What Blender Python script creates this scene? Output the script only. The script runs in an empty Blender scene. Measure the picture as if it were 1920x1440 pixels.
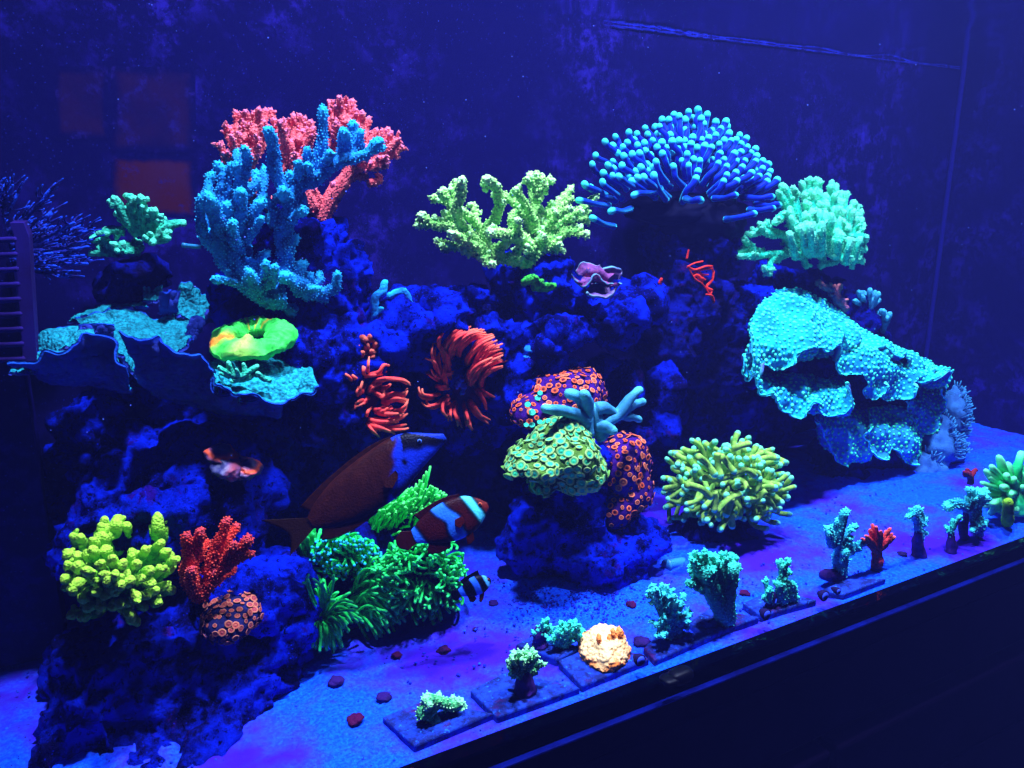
import bpy, bmesh, math, random
import numpy as np
from mathutils import Vector, Matrix

random.seed(7)
RNG = np.random.default_rng(7)
SC = bpy.context.scene
COL = SC.collection

# ------------------------------------------------------------------ camera
FPX, PITCH, YAW, CAMH = 1450.0, 13.9, 28.9, 0.32      # focal length in px of a 1920 px wide frame
_p, _y = math.radians(PITCH), math.radians(YAW)
FWD = np.array([math.sin(_y) * math.cos(_p), math.cos(_y) * math.cos(_p), -math.sin(_p)])
RIGHT = np.array([math.cos(_y), -math.sin(_y), 0.0])
UP = np.cross(RIGHT, FWD)
EYE = np.array([0.0, 0.0, CAMH])
cam_d = bpy.data.cameras.new('camera')
cam = bpy.data.objects.new('camera', cam_d)
COL.objects.link(cam)
cam.location = EYE
cam.rotation_euler = Matrix((RIGHT, UP, -FWD)).transposed().to_euler()
cam_d.sensor_width = 36.0
cam_d.lens = 36.0 * FPX / 1920.0
cam_d.clip_start, cam_d.clip_end = 0.01, 60.0
SC.camera = cam

# ------------------------------------------------------------------ world, lamps, exposure
world = bpy.data.worlds.new('World')
SC.world = world
world.use_nodes = True
bg = world.node_tree.nodes['Background']
bg.inputs[0].default_value = (0.06, 0.03, 0.40, 1)     # dim evening room tinted by the tank's own light
bg.inputs[1].default_value = 0.05
LIGHT_RGB = np.array([0.50, 0.60, 1.0])
FRONT, BACK, LEFT_X, RIGHT_X, WATER = 0.36, 0.70, -0.42, 1.10, 0.487


def led(x, y, power, size=0.06, z=1.02, tilt=0.0):
    d = bpy.data.lights.new('led_lamp', 'AREA')
    d.shape = 'DISK'
    d.size = size
    d.energy = power
    d.color = LIGHT_RGB
    d.spread = math.radians(105)
    o = bpy.data.objects.new('led_lamp', d)
    COL.objects.link(o)
    o.location = (x, y, z)
    o.rotation_euler = (tilt, 0, 0)
    return o


LAMP = 0.36
led(0.15, 0.395, 24.0 * LAMP)
led(0.50, 0.400, 21.0 * LAMP)
led(0.87, 0.420, 20.0 * LAMP)

SC.view_settings.view_transform = 'Standard'
SC.view_settings.look = 'None'
SC.view_settings.exposure = 0.0
SC.view_settings.gamma = 1.0
SC.view_settings.use_curve_mapping = False
SC.render.engine = 'CYCLES'
SC.cycles.use_denoising = True
SC.cycles.use_adaptive_sampling = True
SC.cycles.adaptive_threshold = 0.035
SC.cycles.adaptive_min_samples = 12
SC.cycles.use_light_tree = False
SC.cycles.max_bounces = 6
SC.cycles.diffuse_bounces = 2
SC.cycles.glossy_bounces = 3
SC.cycles.transmission_bounces = 4
SC.cycles.transparent_max_bounces = 12
SC.cycles.caustics_reflective = False
SC.cycles.caustics_refractive = False


# ------------------------------------------------------------------ placing helpers
def A(px, py, y):
    """point of the tank at depth y that the photograph shows at (px, py)"""
    d = FWD + (px - 960) / FPX * RIGHT - (py - 720) / FPX * UP
    return EYE + d * (y / d[1])


def G(px, py, z=0.0):
    """point at height z that the photograph shows at (px, py)"""
    d = FWD + (px - 960) / FPX * RIGHT - (py - 720) / FPX * UP
    return EYE + d * ((z - CAMH) / d[2])


def mpp(p):
    """metres per photograph pixel at the distance of p"""
    return float(np.dot(np.asarray(p) - EYE, FWD)) / FPX


def crop(x0, y0, s):
    return lambda x, y: (x0 + x * s, y0 + y * s)


C1 = crop(0, 300, 1 / 3)
C2 = crop(360, 160, 440 / 1440)
C3 = crop(740, 180, 500 / 1565)
C4 = crop(1080, 180, 600 / 1878)
C5 = crop(1340, 500, 1 / 3)
C6 = crop(560, 560, 440 / 1920)
C7 = crop(900, 620, 400 / 1108)
C8 = crop(60, 800, 560 / 1260)
CA = crop(480, 780, 460 / 1440)


# ------------------------------------------------------------------ noise (numpy)
def _h(ix, iy, iz, s):
    h = (ix.astype(np.int64) * 374761393 + iy.astype(np.int64) * 668265263 + iz.astype(np.int64) * 2147483647 + s * 974634777) & 0xFFFFFFFF
    h = ((h ^ (h >> 13)) * 1274126177) & 0xFFFFFFFF
    h = ((h ^ (h >> 16)) * 2246822519) & 0xFFFFFFFF
    return ((h ^ (h >> 15)) & 0xFFFFFF) / float(0xFFFFFF)


def vnoise(P, scale=1.0, seed=0):
    Q = np.asarray(P) * scale
    I = np.floor(Q).astype(np.int64)
    f = Q - I
    u = f * f * f * (f * (f * 6 - 15) + 10)
    r = 0
    for dx in (0, 1):
        wx = u[:, 0] if dx else 1 - u[:, 0]
        for dy in (0, 1):
            wy = u[:, 1] if dy else 1 - u[:, 1]
            for dz in (0, 1):
                wz = u[:, 2] if dz else 1 - u[:, 2]
                r = r + wx * wy * wz * _h(I[:, 0] + dx, I[:, 1] + dy, I[:, 2] + dz, seed)
    return r * 2 - 1


def fbm(P, scale, octaves=4, seed=0, gain=0.5):
    a, r = 1.0, 0
    for k in range(octaves):
        r = r + a * vnoise(P, scale * 2.03 ** k, seed + k * 17)
        a *= gain
    return r


def worley(P, scale, seed=0):
    Q = np.asarray(P) * scale
    I = np.floor(Q).astype(np.int64)
    best = np.full(len(Q), 9.0)
    for dx in (-1, 0, 1):
        for dy in (-1, 0, 1):
            for dz in (-1, 0, 1):
                c = I + np.array([dx, dy, dz])
                fx = np.stack([_h(c[:, 0], c[:, 1], c[:, 2], seed + k) for k in (1, 2, 3)], 1)
                best = np.minimum(best, ((c + fx - Q) ** 2).sum(1))
    return np.sqrt(best)


# ------------------------------------------------------------------ mesh helpers
def build(name, V, quads=None, tris=None, mats=(), parent=None, attrs=None, mat_idx=None, smooth=True, loc=None):
    V = np.asarray(V, np.float32)
    q = np.zeros((0, 4), np.int32) if quads is None or len(quads) == 0 else np.asarray(quads, np.int32)
    t = np.zeros((0, 3), np.int32) if tris is None or len(tris) == 0 else np.asarray(tris, np.int32)
    me = bpy.data.meshes.new(name)
    if loc is not None:
        V = V - np.asarray(loc, np.float32)
    me.vertices.add(len(V))
    me.vertices.foreach_set('co', V.ravel())
    nl = len(q) * 4 + len(t) * 3
    me.loops.add(nl)
    me.loops.foreach_set('vertex_index', np.concatenate([q.ravel(), t.ravel()]).astype(np.int32))
    npoly = len(q) + len(t)
    me.polygons.add(npoly)
    ls = np.concatenate([np.arange(len(q)) * 4, len(q) * 4 + np.arange(len(t)) * 3]).astype(np.int32)
    me.polygons.foreach_set('loop_start', ls)
    me.polygons.foreach_set('use_smooth', np.full(npoly, smooth))
    for m in (mats if isinstance(mats, (list, tuple)) else [mats]):
        me.materials.append(m)
    if mat_idx is not None:
        me.polygons.foreach_set('material_index', np.asarray(mat_idx, np.int32))
    me.update(calc_edges=True)
    for k, v in (attrs or {}).items():
        v = np.asarray(v, np.float32)
        if v.ndim == 1:
            a = me.attributes.new(k, 'FLOAT', 'POINT')
            a.data.foreach_set('value', v)
        else:
            a = me.attributes.new(k, 'FLOAT_COLOR', 'POINT')
            if v.shape[1] == 3:
                v = np.concatenate([v, np.ones((len(v), 1), np.float32)], 1)
            a.data.foreach_set('color', v.ravel())
    o = bpy.data.objects.new(name, me)
    COL.objects.link(o)
    if loc is not None:
        o.location = loc
    if parent is not None:
        o.parent = parent
        o.matrix_parent_inverse = Matrix.Translation(-Vector(parent.location))
    return o


def tag(o, label, cat, group=None, kind=None):
    if label:
        o['label'] = label
    if cat:
        o['category'] = cat
    if group:
        o['group'] = group
    if kind:
        o['kind'] = kind
    return o


def thing(name, label, cat, loc, group=None):
    o = bpy.data.objects.new(name, None)
    COL.objects.link(o)
    o.location = loc
    o.empty_display_size = 0.01
    return tag(o, label, cat, group)


def catmull(P, n):
    P = np.asarray(P, float)
    if len(P) == 1:
        P = np.vstack([P, P])
    if len(P) == 2:
        s = np.linspace(0, 1, n)[:, None]
        return P[0] * (1 - s) + P[1] * s
    Q = np.vstack([2 * P[0] - P[1], P, 2 * P[-1] - P[-2]])
    L = np.r_[0, np.cumsum(np.linalg.norm(np.diff(P[:, :3], axis=0), axis=1))]
    if L[-1] == 0:
        L = np.arange(len(P), dtype=float)
    s = np.linspace(0, L[-1], n)
    k = np.clip(np.searchsorted(L, s, side='right') - 1, 0, len(P) - 2)
    t = ((s - L[k]) / np.maximum(L[k + 1] - L[k], 1e-9))[:, None]
    p0, p1, p2, p3 = Q[k], Q[k + 1], Q[k + 2], Q[k + 3]
    return 0.5 * (2 * p1 + (p2 - p0) * t + (2 * p0 - 5 * p1 + 4 * p2 - p3) * t ** 2 + (3 * p1 - p0 - 3 * p2 + p3) * t ** 3)


def tube_geo(path, radii, sides=8, n=10, tip_round=True):
    """round-ended tube from the root (start) to the tip (end); returns V, quads, tris, t (0 root..1 tip), radial direction"""
    P = catmull(path, n)
    R = np.interp(np.linspace(0, 1, n), np.linspace(0, 1, len(radii)), radii)
    T = np.gradient(P, axis=0)
    T /= np.maximum(np.linalg.norm(T, axis=1, keepdims=True), 1e-9)
    ref = np.array([0.31, 0.73, 0.61])
    N = np.cross(T[0], ref)
    N /= np.linalg.norm(N)
    rings, dirs, tt = [], [], []
    ang = np.linspace(0, 2 * np.pi, sides, endpoint=False)
    ca, sa = np.cos(ang)[:, None], np.sin(ang)[:, None]
    tv = np.linspace(0, 1, n)
    for i in range(n):
        N = N - T[i] * np.dot(N, T[i])
        N /= max(np.linalg.norm(N), 1e-9)
        B = np.cross(T[i], N)
        d = ca * N + sa * B
        rings.append(P[i] + d * R[i])
        dirs.append(d)
        tt.append(np.full(sides, tv[i]))
    if tip_round:
        for e in (0.45, 0.8):
            c, s = math.cos(e * math.pi / 2), math.sin(e * math.pi / 2)
            rings.append(P[-1] + d * R[-1] * c + T[-1] * R[-1] * s)
            dirs.append(d * c + T[-1] * s)
            tt.append(np.ones(sides))
    V = np.vstack(rings)
    D = np.vstack(dirs)
    tt = np.concatenate(tt)
    m = len(rings)
    a = (np.arange(m - 1)[:, None] * sides + np.arange(sides)[None]).ravel()
    b = (np.arange(m - 1)[:, None] * sides + (np.arange(sides)[None] + 1) % sides).ravel()
    quads = np.stack([a, b, b + sides, a + sides], 1)
    tip = P[-1] + T[-1] * R[-1] * (1.0 if tip_round else 0.0)
    V = np.vstack([V, P[0], tip])
    D = np.vstack([D, -T[0], T[-1]])
    tt = np.r_[tt, 0, 1]
    k = np.arange(sides)
    tris = np.vstack([np.stack([(k + 1) % sides, k, np.full(sides, len(V) - 2)], 1),
                      np.stack([(m - 1) * sides + k, (m - 1) * sides + (k + 1) % sides, np.full(sides, len(V) - 1)], 1)])
    return V, quads, tris, tt, D


def join(parts):
    Vs, Qs, Ts, As, Ds, o = [], [], [], [], [], 0
    for V, q, t, a, D in parts:
        Vs.append(V); Qs.append(np.asarray(q).reshape(-1, 4) + o); Ts.append(np.asarray(t).reshape(-1, 3) + o); As.append(a); Ds.append(D)
        o += len(V)
    return np.vstack(Vs), np.vstack(Qs), np.vstack(Ts), np.concatenate(As), np.vstack(Ds)


def branch(parent, path, radii, mat, name='branch', sides=10, n=12, bump=None, lump=0.0, seed=0, nubs=None):
    """one coral branch as one mesh; bump=(cell size m, height m) raises corallites; nubs=(count, length, radius) adds side knobs"""
    g = [tube_geo(path, radii, sides, n)]
    if nubs:
        cnt, ln, nr = nubs
        P = catmull(path, 24)
        for k in range(cnt):
            i = random.randint(9, 23)
            d = np.array([random.gauss(0, 1), random.gauss(0, 1), random.gauss(0.5, 1)])
            tz = P[min(i + 1, 23)] - P[i - 1]
            tz = tz / max(np.linalg.norm(tz), 1e-9)
            d = d - tz * np.dot(d, tz) * 0.6
            d = d / np.linalg.norm(d)
            rr = np.interp(i / 23, np.linspace(0, 1, len(radii)), radii)
            q = P[i]
            V, qd, t3, tt, D = tube_geo([q, q + d * rr, q + d * (rr + ln) + tz * ln * .5], [nr * 1.1, nr, nr * .8], max(6, sides - 4), 5)
            g.append((V, qd, t3, np.clip(.55 + .45 * tt, 0, 1), D))
    V, q, t, a, D = join(g)
    if lump:
        V = V + D * (lump * fbm(V, 0.55 / max(np.mean(radii), 1e-5), 2, seed + 3))[:, None]
    if bump:
        w = worley(V, 1.0 / bump[0], seed)
        V = V + D * (bump[1] * np.clip(1 - (w / 0.6) ** 2, 0, 1))[:, None]
    return build(name, V, q, t, mat, parent, {'tip': a})


def pxpath(cf, pts, y0, jit=0.0):
    """pixel polyline (tip first, x, y[, dy]) -> world path root first"""
    out = []
    for p in pts:
        px, py = cf(p[0], p[1]) if cf else (p[0], p[1])
        out.append(A(px, py, y0 + (p[2] if len(p) > 2 else 0.0)))
    return np.array(out[::-1])


def branches(parent, cf, lst, y0, mat, scale, spread=0.02, sides=10, n=12, bump=None, lump=0.0, nubs=None, taper=(1.15, 1.0, 0.8), name='branch'):
    """lst: (points tip->root in crop pixels, radius in crop pixels). Each becomes one branch; tips spread in depth."""
    for i, (pts, r) in enumerate(lst):
        dy = random.uniform(-spread, spread)
        k = len(pts)
        pp = [(p[0], p[1], (p[2] if len(p) > 2 else 0) + dy * (1 - j / max(k - 1, 1))) for j, p in enumerate(pts)]
        W = pxpath(cf, pp, y0)
        rm = r * scale * mpp(W[0])
        branch(parent, W, [rm * t for t in taper], mat, name, sides, n, bump, lump * rm, i * 7 + 1, nubs)


def unit(v):
    v = np.asarray(v, float)
    return v / max(np.linalg.norm(v), 1e-9)


_ICO = {}


def ico(sub):
    if sub not in _ICO:
        bm = bmesh.new()
        bmesh.ops.create_icosphere(bm, subdivisions=sub, radius=1.0)
        V = np.array([v.co[:] for v in bm.verts])
        T = np.array([[v.index for v in f.verts] for f in bm.faces])
        bm.free()
        _ICO[sub] = (V, T)
    return _ICO[sub]


def remesh(V, T, voxel):
    """fuse overlapping blobs into one closed skin"""
    o = build('blob', V, None, T)
    m = o.modifiers.new('fuse', 'REMESH')
    m.mode = 'VOXEL'
    m.voxel_size = voxel
    dg = bpy.context.evaluated_depsgraph_get()
    ev = o.evaluated_get(dg)
    me = ev.to_mesh()
    nv = len(me.vertices)
    V2 = np.empty(nv * 3, np.float32); me.vertices.foreach_get('co', V2)
    N2 = np.empty(nv * 3, np.float32); me.vertices.foreach_get('normal', N2)
    np_ = len(me.polygons)
    tot = np.empty(np_, np.int32); me.polygons.foreach_get('loop_total', tot)
    st = np.empty(np_, np.int32); me.polygons.foreach_get('loop_start', st)
    li = np.empty(len(me.loops), np.int32); me.loops.foreach_get('vertex_index', li)
    q = np.stack([li[st[tot == 4] + k] for k in range(4)], 1)
    t = np.stack([li[st[tot == 3] + k] for k in range(3)], 1) if (tot == 3).any() else None
    ev.to_mesh_clear()
    old = o.data
    bpy.data.objects.remove(o)
    bpy.data.meshes.remove(old)
    return V2.reshape(-1, 3).astype(float), N2.reshape(-1, 3).astype(float), q, t


def normals(V, q, t=None):
    N = np.zeros_like(V)
    for F in (q, t):
        if F is None or len(F) == 0:
            continue
        a, b, c = V[F[:, 0]], V[F[:, 1]], V[F[:, 2]]
        fn = np.cross(b - a, c - a) if F.shape[1] == 3 else np.cross(V[F[:, 2]] - a, V[F[:, 3]] - b)
        for k in range(F.shape[1]):
            np.add.at(N, F[:, k], fn)
    return N / np.maximum(np.linalg.norm(N, axis=1, keepdims=True), 1e-12)


# ------------------------------------------------------------------ materials
def lin(c):
    c = np.asarray(c, float) / 255
    return np.where(c <= 0.04045, c / 12.92, ((c + 0.055) / 1.055) ** 2.4)


def C(r, g, b, k=0.9):
    """surface colour that looks (r, g, b) in the photograph under the bluish lamps, brightest channel k"""
    v = lin((r, g, b)) / LIGHT_RGB
    return v / max(v.max(), 1e-6) * k


def S(mat):
    nt = mat.node_tree
    return nt, nt.nodes, nt.links, nt.nodes['Principled BSDF']


def mk(name, rough=0.6, spec=0.3):
    m = bpy.data.materials.new(name)
    m.use_nodes = True
    b = m.node_tree.nodes['Principled BSDF']
    b.inputs['Roughness'].default_value = rough
    b.inputs['Specular IOR Level'].default_value = spec
    return m


def rgba(c):
    return (float(c[0]), float(c[1]), float(c[2]), 1.0)


def node(nt, typ, **kw):
    n = nt.nodes.new(typ)
    for k, v in kw.items():
        setattr(n, k, v)
    return n


def mixc(nt, fac, a, b, mode='MIX'):
    n = nt.nodes.new('ShaderNodeMix')
    n.data_type = 'RGBA'
    n.blend_type = mode
    for sock, v in ((n.inputs[0], fac), (n.inputs[6], a), (n.inputs[7], b)):
        if hasattr(v, 'is_linked'):
            nt.links.new(v, sock)
        elif isinstance(v, (int, float)):
            sock.default_value = v
        else:
            sock.default_value = rgba(v)
    return n.outputs[2]


def ramp(nt, fac, lo, hi):
    n = nt.nodes.new('ShaderNodeMapRange')
    n.interpolation_type = 'SMOOTHSTEP'
    n.inputs['From Min'].default_value = lo
    n.inputs['From Max'].default_value = hi
    nt.links.new(fac, n.inputs['Value'])
    return n.outputs[0]


def noise_tex(nt, scale, detail=4, rough=0.6, vec=None):
    n = nt.nodes.new('ShaderNodeTexNoise')
    n.inputs['Scale'].default_value = scale
    n.inputs['Detail'].default_value = detail
    n.inputs['Roughness'].default_value = rough
    if vec is not None:
        nt.links.new(vec, n.inputs['Vector'])
    return n.outputs['Fac']


def voro_tex(nt, scale, vec=None, feature='F1', out='Distance'):
    n = nt.nodes.new('ShaderNodeTexVoronoi')
    n.feature = feature
    n.inputs['Scale'].default_value = scale
    if vec is not None:
        nt.links.new(vec, n.inputs['Vector'])
    return n.outputs[out]


def geo_pos(nt):
    return nt.nodes.new('ShaderNodeNewGeometry').outputs['Position']


def lift(c, k=1.35):
    c = np.asarray(c, float) * k
    return c * min(1.0, 0.98 / max(c.max(), 1e-6))


def coral(name, base, tip=None, tip_at=(0.7, 1.0), dark=None, patch=60, fuzz=(700, 0.5, 'v'), rough=0.7, spec=0.03, sss=0.0, sheen=0.0, spots=None, glow=0.0):
    """base colour with patches of 'dark', another colour at the tips, fine polyp relief"""
    dark = np.asarray(base) * 0.55 if dark is None else np.asarray(dark)
    base, dark = lift(base), lift(dark)
    tip = None if tip is None else lift(tip)
    m = mk(name, rough, spec)
    nt, N, L, b = S(m)
    pos = geo_pos(nt)
    col = mixc(nt, ramp(nt, noise_tex(nt, patch, 3, 0.6, pos), 0.38, 0.68), base, dark)
    if spots:
        sc, r0, r1, scol = spots
        scol = lift(scol)
        f = voro_tex(nt, sc, pos)
        col = mixc(nt, ramp(nt, f, r1, r0), col, scol)
    if tip is not None:
        at = node(nt, 'ShaderNodeAttribute', attribute_name='tip')
        col = mixc(nt, ramp(nt, at.outputs['Fac'], *tip_at), col, tip)
    L.new(col, b.inputs['Base Color'])
    if fuzz:
        h = voro_tex(nt, fuzz[0], pos) if fuzz[2] == 'v' else noise_tex(nt, fuzz[0], 3, 0.6, pos)
        bp = node(nt, 'ShaderNodeBump', invert=(fuzz[2] == 'v'))
        bp.inputs['Strength'].default_value = fuzz[1]
        bp.inputs['Distance'].default_value = 0.0012
        L.new(h, bp.inputs['Height'])
        L.new(bp.outputs[0], b.inputs['Normal'])
    if False and sss:
        b.inputs['Subsurface Weight'].default_value = sss
        b.inputs['Subsurface Radius'].default_value = (0.5, 0.5, 0.5)
        b.inputs['Subsurface Scale'].default_value = 0.003
    if sheen:
        b.inputs['Sheen Weight'].default_value = sheen
        b.inputs['Sheen Roughness'].default_value = 0.35
        tcol = tip if tip is not None else base
        b.inputs['Sheen Tint'].default_value = rgba(np.asarray(tcol) / max(np.max(tcol), 1e-3))
    if glow:
        # fluorescent pigment: a little of the coral's own light
        L.new(col, b.inputs['Emission Color'])
        b.inputs['Emission Strength'].default_value = glow
    return m


def vcol_mat(name, rough=0.5, spec=0.3, fuzz=None, sss=0.0):
    m = mk(name, rough, spec)
    nt, N, L, b = S(m)
    at = node(nt, 'ShaderNodeAttribute', attribute_name='col')
    pos = geo_pos(nt)
    mx = mixc(nt, ramp(nt, noise_tex(nt, 220, 3, 0.6, pos), 0.3, 0.75), at.outputs['Color'], (0.6, 0.6, 0.6), 'MULTIPLY')
    mx = mixc(nt, 0.6, mx, at.outputs['Color'])
    L.new(mx, b.inputs['Base Color'])
    if fuzz:
        bp = node(nt, 'ShaderNodeBump')
        bp.inputs['Strength'].default_value = fuzz[1]
        bp.inputs['Distance'].default_value = 0.001
        L.new(voro_tex(nt, fuzz[0], pos) if len(fuzz) > 2 else noise_tex(nt, fuzz[0], 3, 0.6, pos), bp.inputs['Height'])
        L.new(bp.outputs[0], b.inputs['Normal'])
    if False and sss:
        b.inputs['Subsurface Weight'].default_value = sss
        b.inputs['Subsurface Radius'].default_value = (0.5, 0.5, 0.5)
        b.inputs['Subsurface Scale'].default_value = 0.003
    return m


def rock_mat(name, lit, purple, darkc):
    m = mk(name, 0.95, 0.0)
    nt, N, L, b = S(m)
    pos = geo_pos(nt)
    c = mixc(nt, ramp(nt, noise_tex(nt, 30, 5, 0.72, pos), 0.44, 0.60), lit, darkc)
    c = mixc(nt, ramp(nt, noise_tex(nt, 38, 5, 0.7, pos), 0.58, 0.68), c, purple)
    c = mixc(nt, ramp(nt, noise_tex(nt, 190, 3, 0.8, pos), 0.55, 0.66), c, np.asarray(darkc) * 0.6)
    sp = ramp(nt, voro_tex(nt, 300, pos), 0.20, 0.10)
    c = mixc(nt, sp, c, np.asarray(lit) * 1.1)
    L.new(c, b.inputs['Base Color'])
    bp = node(nt, 'ShaderNodeBump')
    bp.inputs['Strength'].default_value = 1.0
    bp.inputs['Distance'].default_value = 0.004
    L.new(noise_tex(nt, 260, 5, 0.8, pos), bp.inputs['Height'])
    L.new(bp.outputs[0], b.inputs['Normal'])
    return m


# ------------------------------------------------------------------ the setting
def box_geo(x0, x1, y0, y1, z0, z1):
    V = np.array([[x, y, z] for z in (z0, z1) for y in (y0, y1) for x in (x0, x1)], float)
    q = np.array([[0, 2, 3, 1], [4, 5, 7, 6], [0, 1, 5, 4], [2, 6, 7, 3], [0, 4, 6, 2], [1, 3, 7, 5]])
    return V, q


def add_box(name, b, mat, parent=None, bevel=0.0):
    V, q = box_geo(*b)
    o = build(name, V, q, None, mat, parent, smooth=False)
    if bevel:
        m = o.modifiers.new('bevel', 'BEVEL')
        m.width = bevel
        m.segments = 2
    return o


# sand
m_sand = mk('sand', 0.95, 0.0)
nt, N_, L, b = S(m_sand)
pos = geo_pos(nt)
c = mixc(nt, ramp(nt, noise_tex(nt, 420, 4, 0.8, pos), 0.35, 0.7), C(8, 46, 240, .80), C(12, 80, 250, .98))
c = mixc(nt, ramp(nt, noise_tex(nt, 7, 5, 0.65, pos), 0.42, 0.62), c, C(44, 20, 200, .46))
c = mixc(nt, ramp(nt, noise_tex(nt, 60, 5, 0.75, pos), 0.60, 0.72), c, C(22, 30, 150, .30))
c = mixc(nt, ramp(nt, voro_tex(nt, 210, pos), 0.13, 0.08), c, C(16, 12, 90, .14))
L.new(c, b.inputs['Base Color'])
bp = node(nt, 'ShaderNodeBump')
bp.inputs['Strength'].default_value = 0.45
bp.inputs['Distance'].default_value = 0.0012
L.new(noise_tex(nt, 600, 4, 0.75, pos), bp.inputs['Height'])
L.new(bp.outputs[0], b.inputs['Normal'])
nx, ny = 420, 130
X, Y = np.meshgrid(np.linspace(LEFT_X, RIGHT_X, nx), np.linspace(FRONT + .001, BACK, ny))
P = np.stack([X.ravel(), Y.ravel(), np.zeros(nx * ny)], 1)
P[:, 2] = 0.003 * fbm(P, 14, 3, 5) + 0.0012 * fbm(P, 90, 3, 9)
P[:, 2] *= np.clip((P[:, 1] - FRONT) / 0.05, 0.15, 1)
SAND = P


def sand_z(x, y):
    q_ = np.array([[x, y, 0.0]])
    return float((0.003 * fbm(q_, 14, 3, 5) + 0.0012 * fbm(q_, 90, 3, 9))[0] * np.clip((y - FRONT) / 0.05, 0.15, 1))


i = (np.arange(ny - 1)[:, None] * nx + np.arange(nx - 1)[None]).ravel()
tag(build('sand_bed', P, np.stack([i, i + 1, i + 1 + nx, i + nx], 1), None, m_sand), 'blue lit sand covering the tank floor', None, kind='structure')

# back wall: film of algae on dark glass
m_wall = mk('algae_film', 0.9, 0.0)
nt, N_, L, b = S(m_wall)
pos = geo_pos(nt)
big = ramp(nt, noise_tex(nt, 7, 5, 0.6, pos), 0.42, 0.68)
fine = ramp(nt, noise_tex(nt, 55, 6, 0.75, pos), 0.46, 0.66)
mul = node(nt, 'ShaderNodeMath', operation='MULTIPLY')
L.new(big, mul.inputs[0]); L.new(fine, mul.inputs[1])
c = mixc(nt, mul.outputs[0], C(20, 17, 120, .05), C(40, 32, 195, .28))
c = mixc(nt, ramp(nt, voro_tex(nt, 260, pos), 0.16, 0.06), c, C(36, 50, 220, .26))
L.new(c, b.inputs['Base Color'])
bp = node(nt, 'ShaderNodeBump')
bp.inputs['Strength'].default_value = 0.12
bp.inputs['Distance'].default_value = 0.002
L.new(noise_tex(nt, 90, 5, 0.7, pos), bp.inputs['Height'])
L.new(bp.outputs[0], b.inputs['Normal'])

m_frame = mk('black_silicone', 0.9, 0.0)
m_frame.node_tree.nodes['Principled BSDF'].inputs['Base Color'].default_value = rgba(C(4, 6, 60, .006))
m_edge = mk('polished_glass_edge', 0.5, 0.1)
nt, N_, L, b = S(m_edge)
L.new(mixc(nt, ramp(nt, noise_tex(nt, 30, 4, .6, geo_pos(nt)), .35, .7), C(20, 45, 245, .8), C(12, 20, 150, .3)), b.inputs['Base Color'])

# clear front pane
m_glass = bpy.data.materials.new('clear_pane')
m_glass.use_nodes = True
nt = m_glass.node_tree
nt.nodes.remove(nt.nodes['Principled BSDF'])
out = nt.nodes['Material Output']
tr = node(nt, 'ShaderNodeBsdfTransparent')
gl = node(nt, 'ShaderNodeBsdfGlossy')
gl.inputs['Roughness'].default_value = 0.02
lw = node(nt, 'ShaderNodeLayerWeight')
lw.inputs['Blend'].default_value = 0.5
pw = node(nt, 'ShaderNodeMath', operation='POWER')
pw.inputs[1].default_value = 5.0
nt.links.new(lw.outputs['Facing'], pw.inputs[0])
ad = node(nt, 'ShaderNodeMath', operation='MULTIPLY_ADD')
ad.inputs[1].default_value = 0.9
ad.inputs[2].default_value = 0.02
nt.links.new(pw.outputs[0], ad.inputs[0])
mx = node(nt, 'ShaderNodeMixShader')
nt.links.new(ad.outputs[0], mx.inputs[0]); nt.links.new(tr.outputs[0], mx.inputs[1]); nt.links.new(gl.outputs[0], mx.inputs[2])
nt.links.new(mx.outputs[0], out.inputs[0])

# water surface: mirror-like from below at a low angle, clear straight through
m_water = bpy.data.materials.new('water_surface')
m_water.use_nodes = True
nt = m_water.node_tree
nt.nodes.remove(nt.nodes['Principled BSDF'])
out = nt.nodes['Material Output']
tr = node(nt, 'ShaderNodeBsdfTransparent')
gl = node(nt, 'ShaderNodeBsdfGlossy')
gl.inputs['Roughness'].default_value = 0.12
gl.inputs['Color'].default_value = (0.85, 0.9, 1, 1)
fr = node(nt, 'ShaderNodeFresnel')
fr.inputs['IOR'].default_value = 1.33
mx = node(nt, 'ShaderNodeMixShader')
nt.links.new(fr.outputs[0], mx.inputs[0]); nt.links.new(tr.outputs[0], mx.inputs[1]); nt.links.new(gl.outputs[0], mx.inputs[2])
nt.links.new(mx.outputs[0], out.inputs[0])
nx, ny = 90, 24
X, Y = np.meshgrid(np.linspace(LEFT_X, RIGHT_X, nx), np.linspace(FRONT + .002, BACK - .001, ny))
P = np.stack([X.ravel(), Y.ravel(), np.full(nx * ny, WATER)], 1)
P[:, 2] += 0.0012 * fbm(P, 16, 2, 31)
i = (np.arange(ny - 1)[:, None] * nx + np.arange(nx - 1)[None]).ravel()
tag(build('water', P, np.stack([i, i + 1, i + 1 + nx, i + nx], 1), None, m_water), 'rippled water surface seen from below', None, kind='structure')

tank = thing('aquarium', 'glass aquarium with algae filmed back pane and black silicone seams', 'aquarium', (0.34, FRONT, 0))
add_box('back_pane', (LEFT_X, RIGHT_X, BACK, BACK + .012, -.012, .56), m_wall, tank)
add_box('side_pane', (RIGHT_X, RIGHT_X + .012, FRONT - .012, BACK + .012, -.012, .56), m_wall, tank)
add_box('side_pane', (LEFT_X - .012, LEFT_X, FRONT - .012, BACK + .012, -.012, .56), m_wall, tank)
add_box('front_pane', (LEFT_X, RIGHT_X, FRONT - .010, FRONT - .0005, .0015, .56), m_glass, tank)
add_box('bottom_seam', (LEFT_X - .01, RIGHT_X + .01, FRONT - .0125, FRONT + .0005, -.0085, .0012), m_frame, tank)
add_box('bottom_pane', (LEFT_X, RIGHT_X, FRONT + .001, BACK, -.030, -.012), m_frame, tank)
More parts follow.
